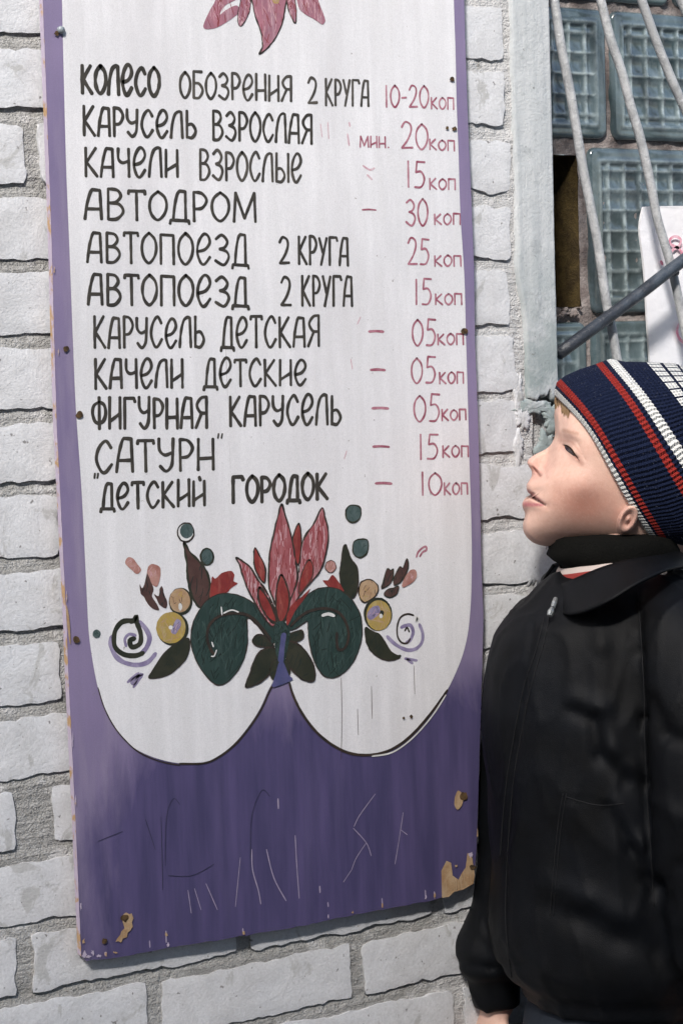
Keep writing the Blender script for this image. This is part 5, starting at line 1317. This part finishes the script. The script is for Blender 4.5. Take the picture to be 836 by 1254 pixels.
for i, p in enumerate(co_):
    v = Vector(p)
    a = noise.noise(Vector((v.x*9, v.y*9, v.z*5)))
    r1 = 1-abs(noise.noise(Vector((v.x*14+2*a, v.y*14, v.z*7+3))))*2
    f2 = noise.noise(Vector((v.x*34, v.y*34, v.z*20)))
    r2 = 1-abs(noise.noise(Vector((v.x*26+a, v.y*26, v.z*11+8))))*2
    disp[i] = .0045*a+(.0020*max(0, r1)**3+.0018*max(0, r2)**6)+.0010*f2
def fold(pts, wd, dp):                # a crease (negative) or ridge (positive) across the near side
    global disp
    for a, b in zip(pts[:-1], pts[1:]):
        d, t = seg_d(P2, a, b); disp = disp+np.where(near, dp*np.exp(-(d/(wd*1.25))**2), 0)*.62
fold([(655, 762), (640, 860), (628, 960), (620, 1060), (622, 1150)], 2.6, -.0028)      # front closing
fold([(664, 765), (650, 860), (638, 960), (632, 1060), (634, 1150)], 6, .0020)
fold([(779, 735), (784, 800), (788, 880), (790, 960), (796, 1040)], 4.5, -.0075)        # armhole seam
fold([(700, 870), (726, 880), (735, 925), (765, 955)], 7, -.0055); fold([(705, 855), (735, 868), (748, 915), (775, 940)], 10, .0055)
fold([(745, 990), (772, 1040), (790, 1075), (815, 1100)], 6, -.006); fold([(757, 985), (785, 1030), (805, 1065)], 10, .006)
fold([(660, 1105), (710, 1125), (760, 1150), (800, 1165)], 14, -.006); fold([(675, 1085), (720, 1100), (770, 1125)], 12, .005)
fold([(722, 700), (735, 790), (738, 860)], 9, .0035)
fold([(686, 975), (680, 1040), (673, 1120)], 2.0, -.0022); fold([(690, 978), (750, 985)], 2.0, -.0018)                # pocket
fold([(800, 860), (820, 900), (836, 905)], 8, -.006); fold([(800, 1090), (830, 1060)], 7, -.006); fold([(805, 980), (835, 1000)], 8, .005)
fold([(560, 1178), (600, 1186), (640, 1180)], 4, -.004)
co2 = co_+no_*disp[:, None]
jm.vertices.foreach_set('co', (co2-np.array(feet)).astype(np.float32).ravel()); jm.update()
jm.materials.clear(); jm.materials.append(M['jacket']); jm.polygons.foreach_set('use_smooth', [True]*len(jm.polygons)); jm.name = 'jacket'
jo = bpy.data.objects.new('jacket', jm); C.objects.link(jo); jo.parent = boy
from mathutils.bvhtree import BVHTree
bvh = BVHTree.FromPolygons([Vector(v) for v in co2], [tuple(p.vertices) for p in jm.polygons])
def on_jacket(px, py, lift):
    d = ray(px, py).normalized(); hit = bvh.ray_cast(cam_loc, d)
    return None if hit[0] is None else hit[0]+hit[1]*lift
M['thread'] = simple('charcoal_thread', (.005, .0055, .0065), (.009, .009, .010), 300, .8)
def seam(pts, name='seam', r=.0006, lift=.0002, mat='thread', n=8):
    P = [on_jacket(v.x, v.y, lift) for v in cr([Vector(p) for p in pts], n)]; P = [p for p in P if p is not None]
    if len(P) > 3: mesh_obj(name, *tube_geo(P, r, 6), M[mat], jo)
seam([(673, 752), (664, 792), (650, 840), (638, 900), (628, 960), (621, 1050), (619, 1130), (626, 1196)])
seam([(666, 756), (656, 796), (641, 842), (629, 902), (619, 965), (612, 1050)])
seam([(780, 722), (785, 790), (788, 850), (789, 910), (792, 980), (797, 1050), (800, 1110)])
seam([(689, 972), (683, 1010), (678, 1060), (673, 1122)]); seam([(693, 972), (687, 1010), (682, 1060), (677, 1122)], r=.0005)
seam([(693, 976), (730, 986), (764, 984)])
def surface_strip(name, rows, mat, thick=.0025, n=5, parent=None):
    """cloth patch through rows of world points, given thickness"""
    R2 = [cr(r_, n) for r_ in rows]; cols = len(R2[0]); V, Fc = [], []
    full = []
    for j in range(cols): full.append(cr([r_[j] for r_ in R2], 4))
    nr = len(full[0])
    for j in range(cols): V += full[j]
    for j in range(cols-1):
        for i in range(nr-1): Fc.append((j*nr+i, (j+1)*nr+i, (j+1)*nr+i+1, j*nr+i+1))
    o = mesh_obj(name, V, Fc, mat, parent or boy); md = o.modifiers.new('t', 'SOLIDIFY'); md.thickness = thick; md.offset = 0
    return o
top = [(682, 716, .012), (692, 714, .048), (713, 705, .070), (738, 695, .082), (770, 686, .085), (800, 682, .074), (824, 677, .040), (832, 676, 0), (824, 678, -.04), (798, 684, -.074), (760, 690, -.082), (715, 692, -.076), (688, 690, -.055), (677, 692, -.035)]
mid = [(685, 735, .040), (695, 735, .068), (716, 731, .092), (742, 719, .106), (774, 702, .106), (808, 690, .090), (833, 685, .048), (840, 684, 0), (832, 686, -.048), (800, 694, -.088), (758, 700, -.102), (708, 700, -.098), (678, 697, -.074), (670, 703, -.050)]
bot = [(690, 752, .068), (699, 753, .090), (720, 748, .113), (748, 735, .126), (779, 716, .124), (812, 700, .104), (836, 694, .056), (843, 694, 0), (836, 696, -.056), (804, 706, -.100), (756, 712, -.116), (702, 710, -.112), (668, 705, -.085), (663, 716, -.060)]
surface_strip('collar', [[BP(*p) for p in r_] for r_ in (top, mid, bot)], M['jacket'], .003)
# zip
gz = Geo()
V, Fc = tube_geo([BP(680, 733, .062), BP(678.5, 738, .066), BP(676.5, 744, .070)], [.0022, .0028, .0022], 8); gz.add((V, Fc))
V, Fc = tube_geo([BP(675.8, 744.5, .075), BP(674, 749, .077), BP(672.5, 754, .079)], [.0020, .0033, .0026], 8); gz.add((V, Fc))
gz.build('zip_pull', M['zip'], boy)
# trousers and shoes
tr = remesh(merged([ellip([(773, 1200, 0, .098, .094), (773, 1240, 0, .110, .10), (773, 1290, 0, .115, .105), (770, 1340, 0, .112, .105), (768, 1380, 0, .09, .09)], 32),
      limb([(728, 1270, -.050), (728, 1400, -.062), (728, 1600, -.062), (730, 1780, -.06), (732, 1900, -.06)], [.070, .068, .056, .053, .052], 24),
      limb([(808, 1270, .050), (806, 1400, .062), (802, 1600, .062), (806, 1780, .06), (808, 1890, .06)], [.070, .068, .056, .053, .052], 24)]), .006, 4, 'trousers')
co_ = np.zeros(len(tr.vertices)*3, np.float32); tr.vertices.foreach_get('co', co_); co_ = co_.reshape(-1, 3).astype(float)
print('trouser min z', co_[:, 2].min())
no_ = np.zeros(len(tr.vertices)*3, np.float32); tr.vertices.foreach_get('normal', no_); no_ = no_.reshape(-1, 3)
dsp = np.array([.004*noise.noise(Vector(p)*14)+.002*noise.noise(Vector(p)*30) for p in co_])
co_ = co_+no_*dsp[:, None]
tr.vertices.foreach_set('co', (co_-np.array(feet)).astype(np.float32).ravel()); tr.update(); tr.name = 'trousers'
tr.materials.clear(); tr.materials.append(M['jeans']); tr.polygons.foreach_set('use_smooth', [True]*len(tr.polygons))
to_ = bpy.data.objects.new('trousers', tr); C.objects.link(to_); to_.parent = boy
for c in (-.06, .06):
    a = BP(734 if c < 0 else 807, 1900, c); a.z = 0
    V, Fc = [], []; lv = [(.045, .03, .03, .05), (.03, .036, .0, .075), (0, .038, 0, .085), (-.05, .039, 0, .065), (-.10, .043, 0, .048), (-.14, .036, 0, .036), (-.158, .018, .004, .024)]
    seg = 16
    for (t, hw, z0, z1) in lv:
        for k in range(seg):
            an = 2*math.pi*k/seg; z = max(0.002, z0+(z1-z0)*(.5+.62*math.sin(an))); z = min(z, z1)
            V.append(a+Rv*t+Lv*hw*math.cos(an)+Vector((0, 0, z)))
    for i in range(len(lv)-1):
        for k in range(seg): Fc.append((i*seg+k, (i+1)*seg+k, (i+1)*seg+(k+1) % seg, i*seg+(k+1) % seg))
    Fc.append(tuple(range(seg))); Fc.append(tuple((len(lv)-1)*seg+k for k in range(seg))[::-1])
    mesh_obj('shoe', V, Fc, M['shoe'], boy)
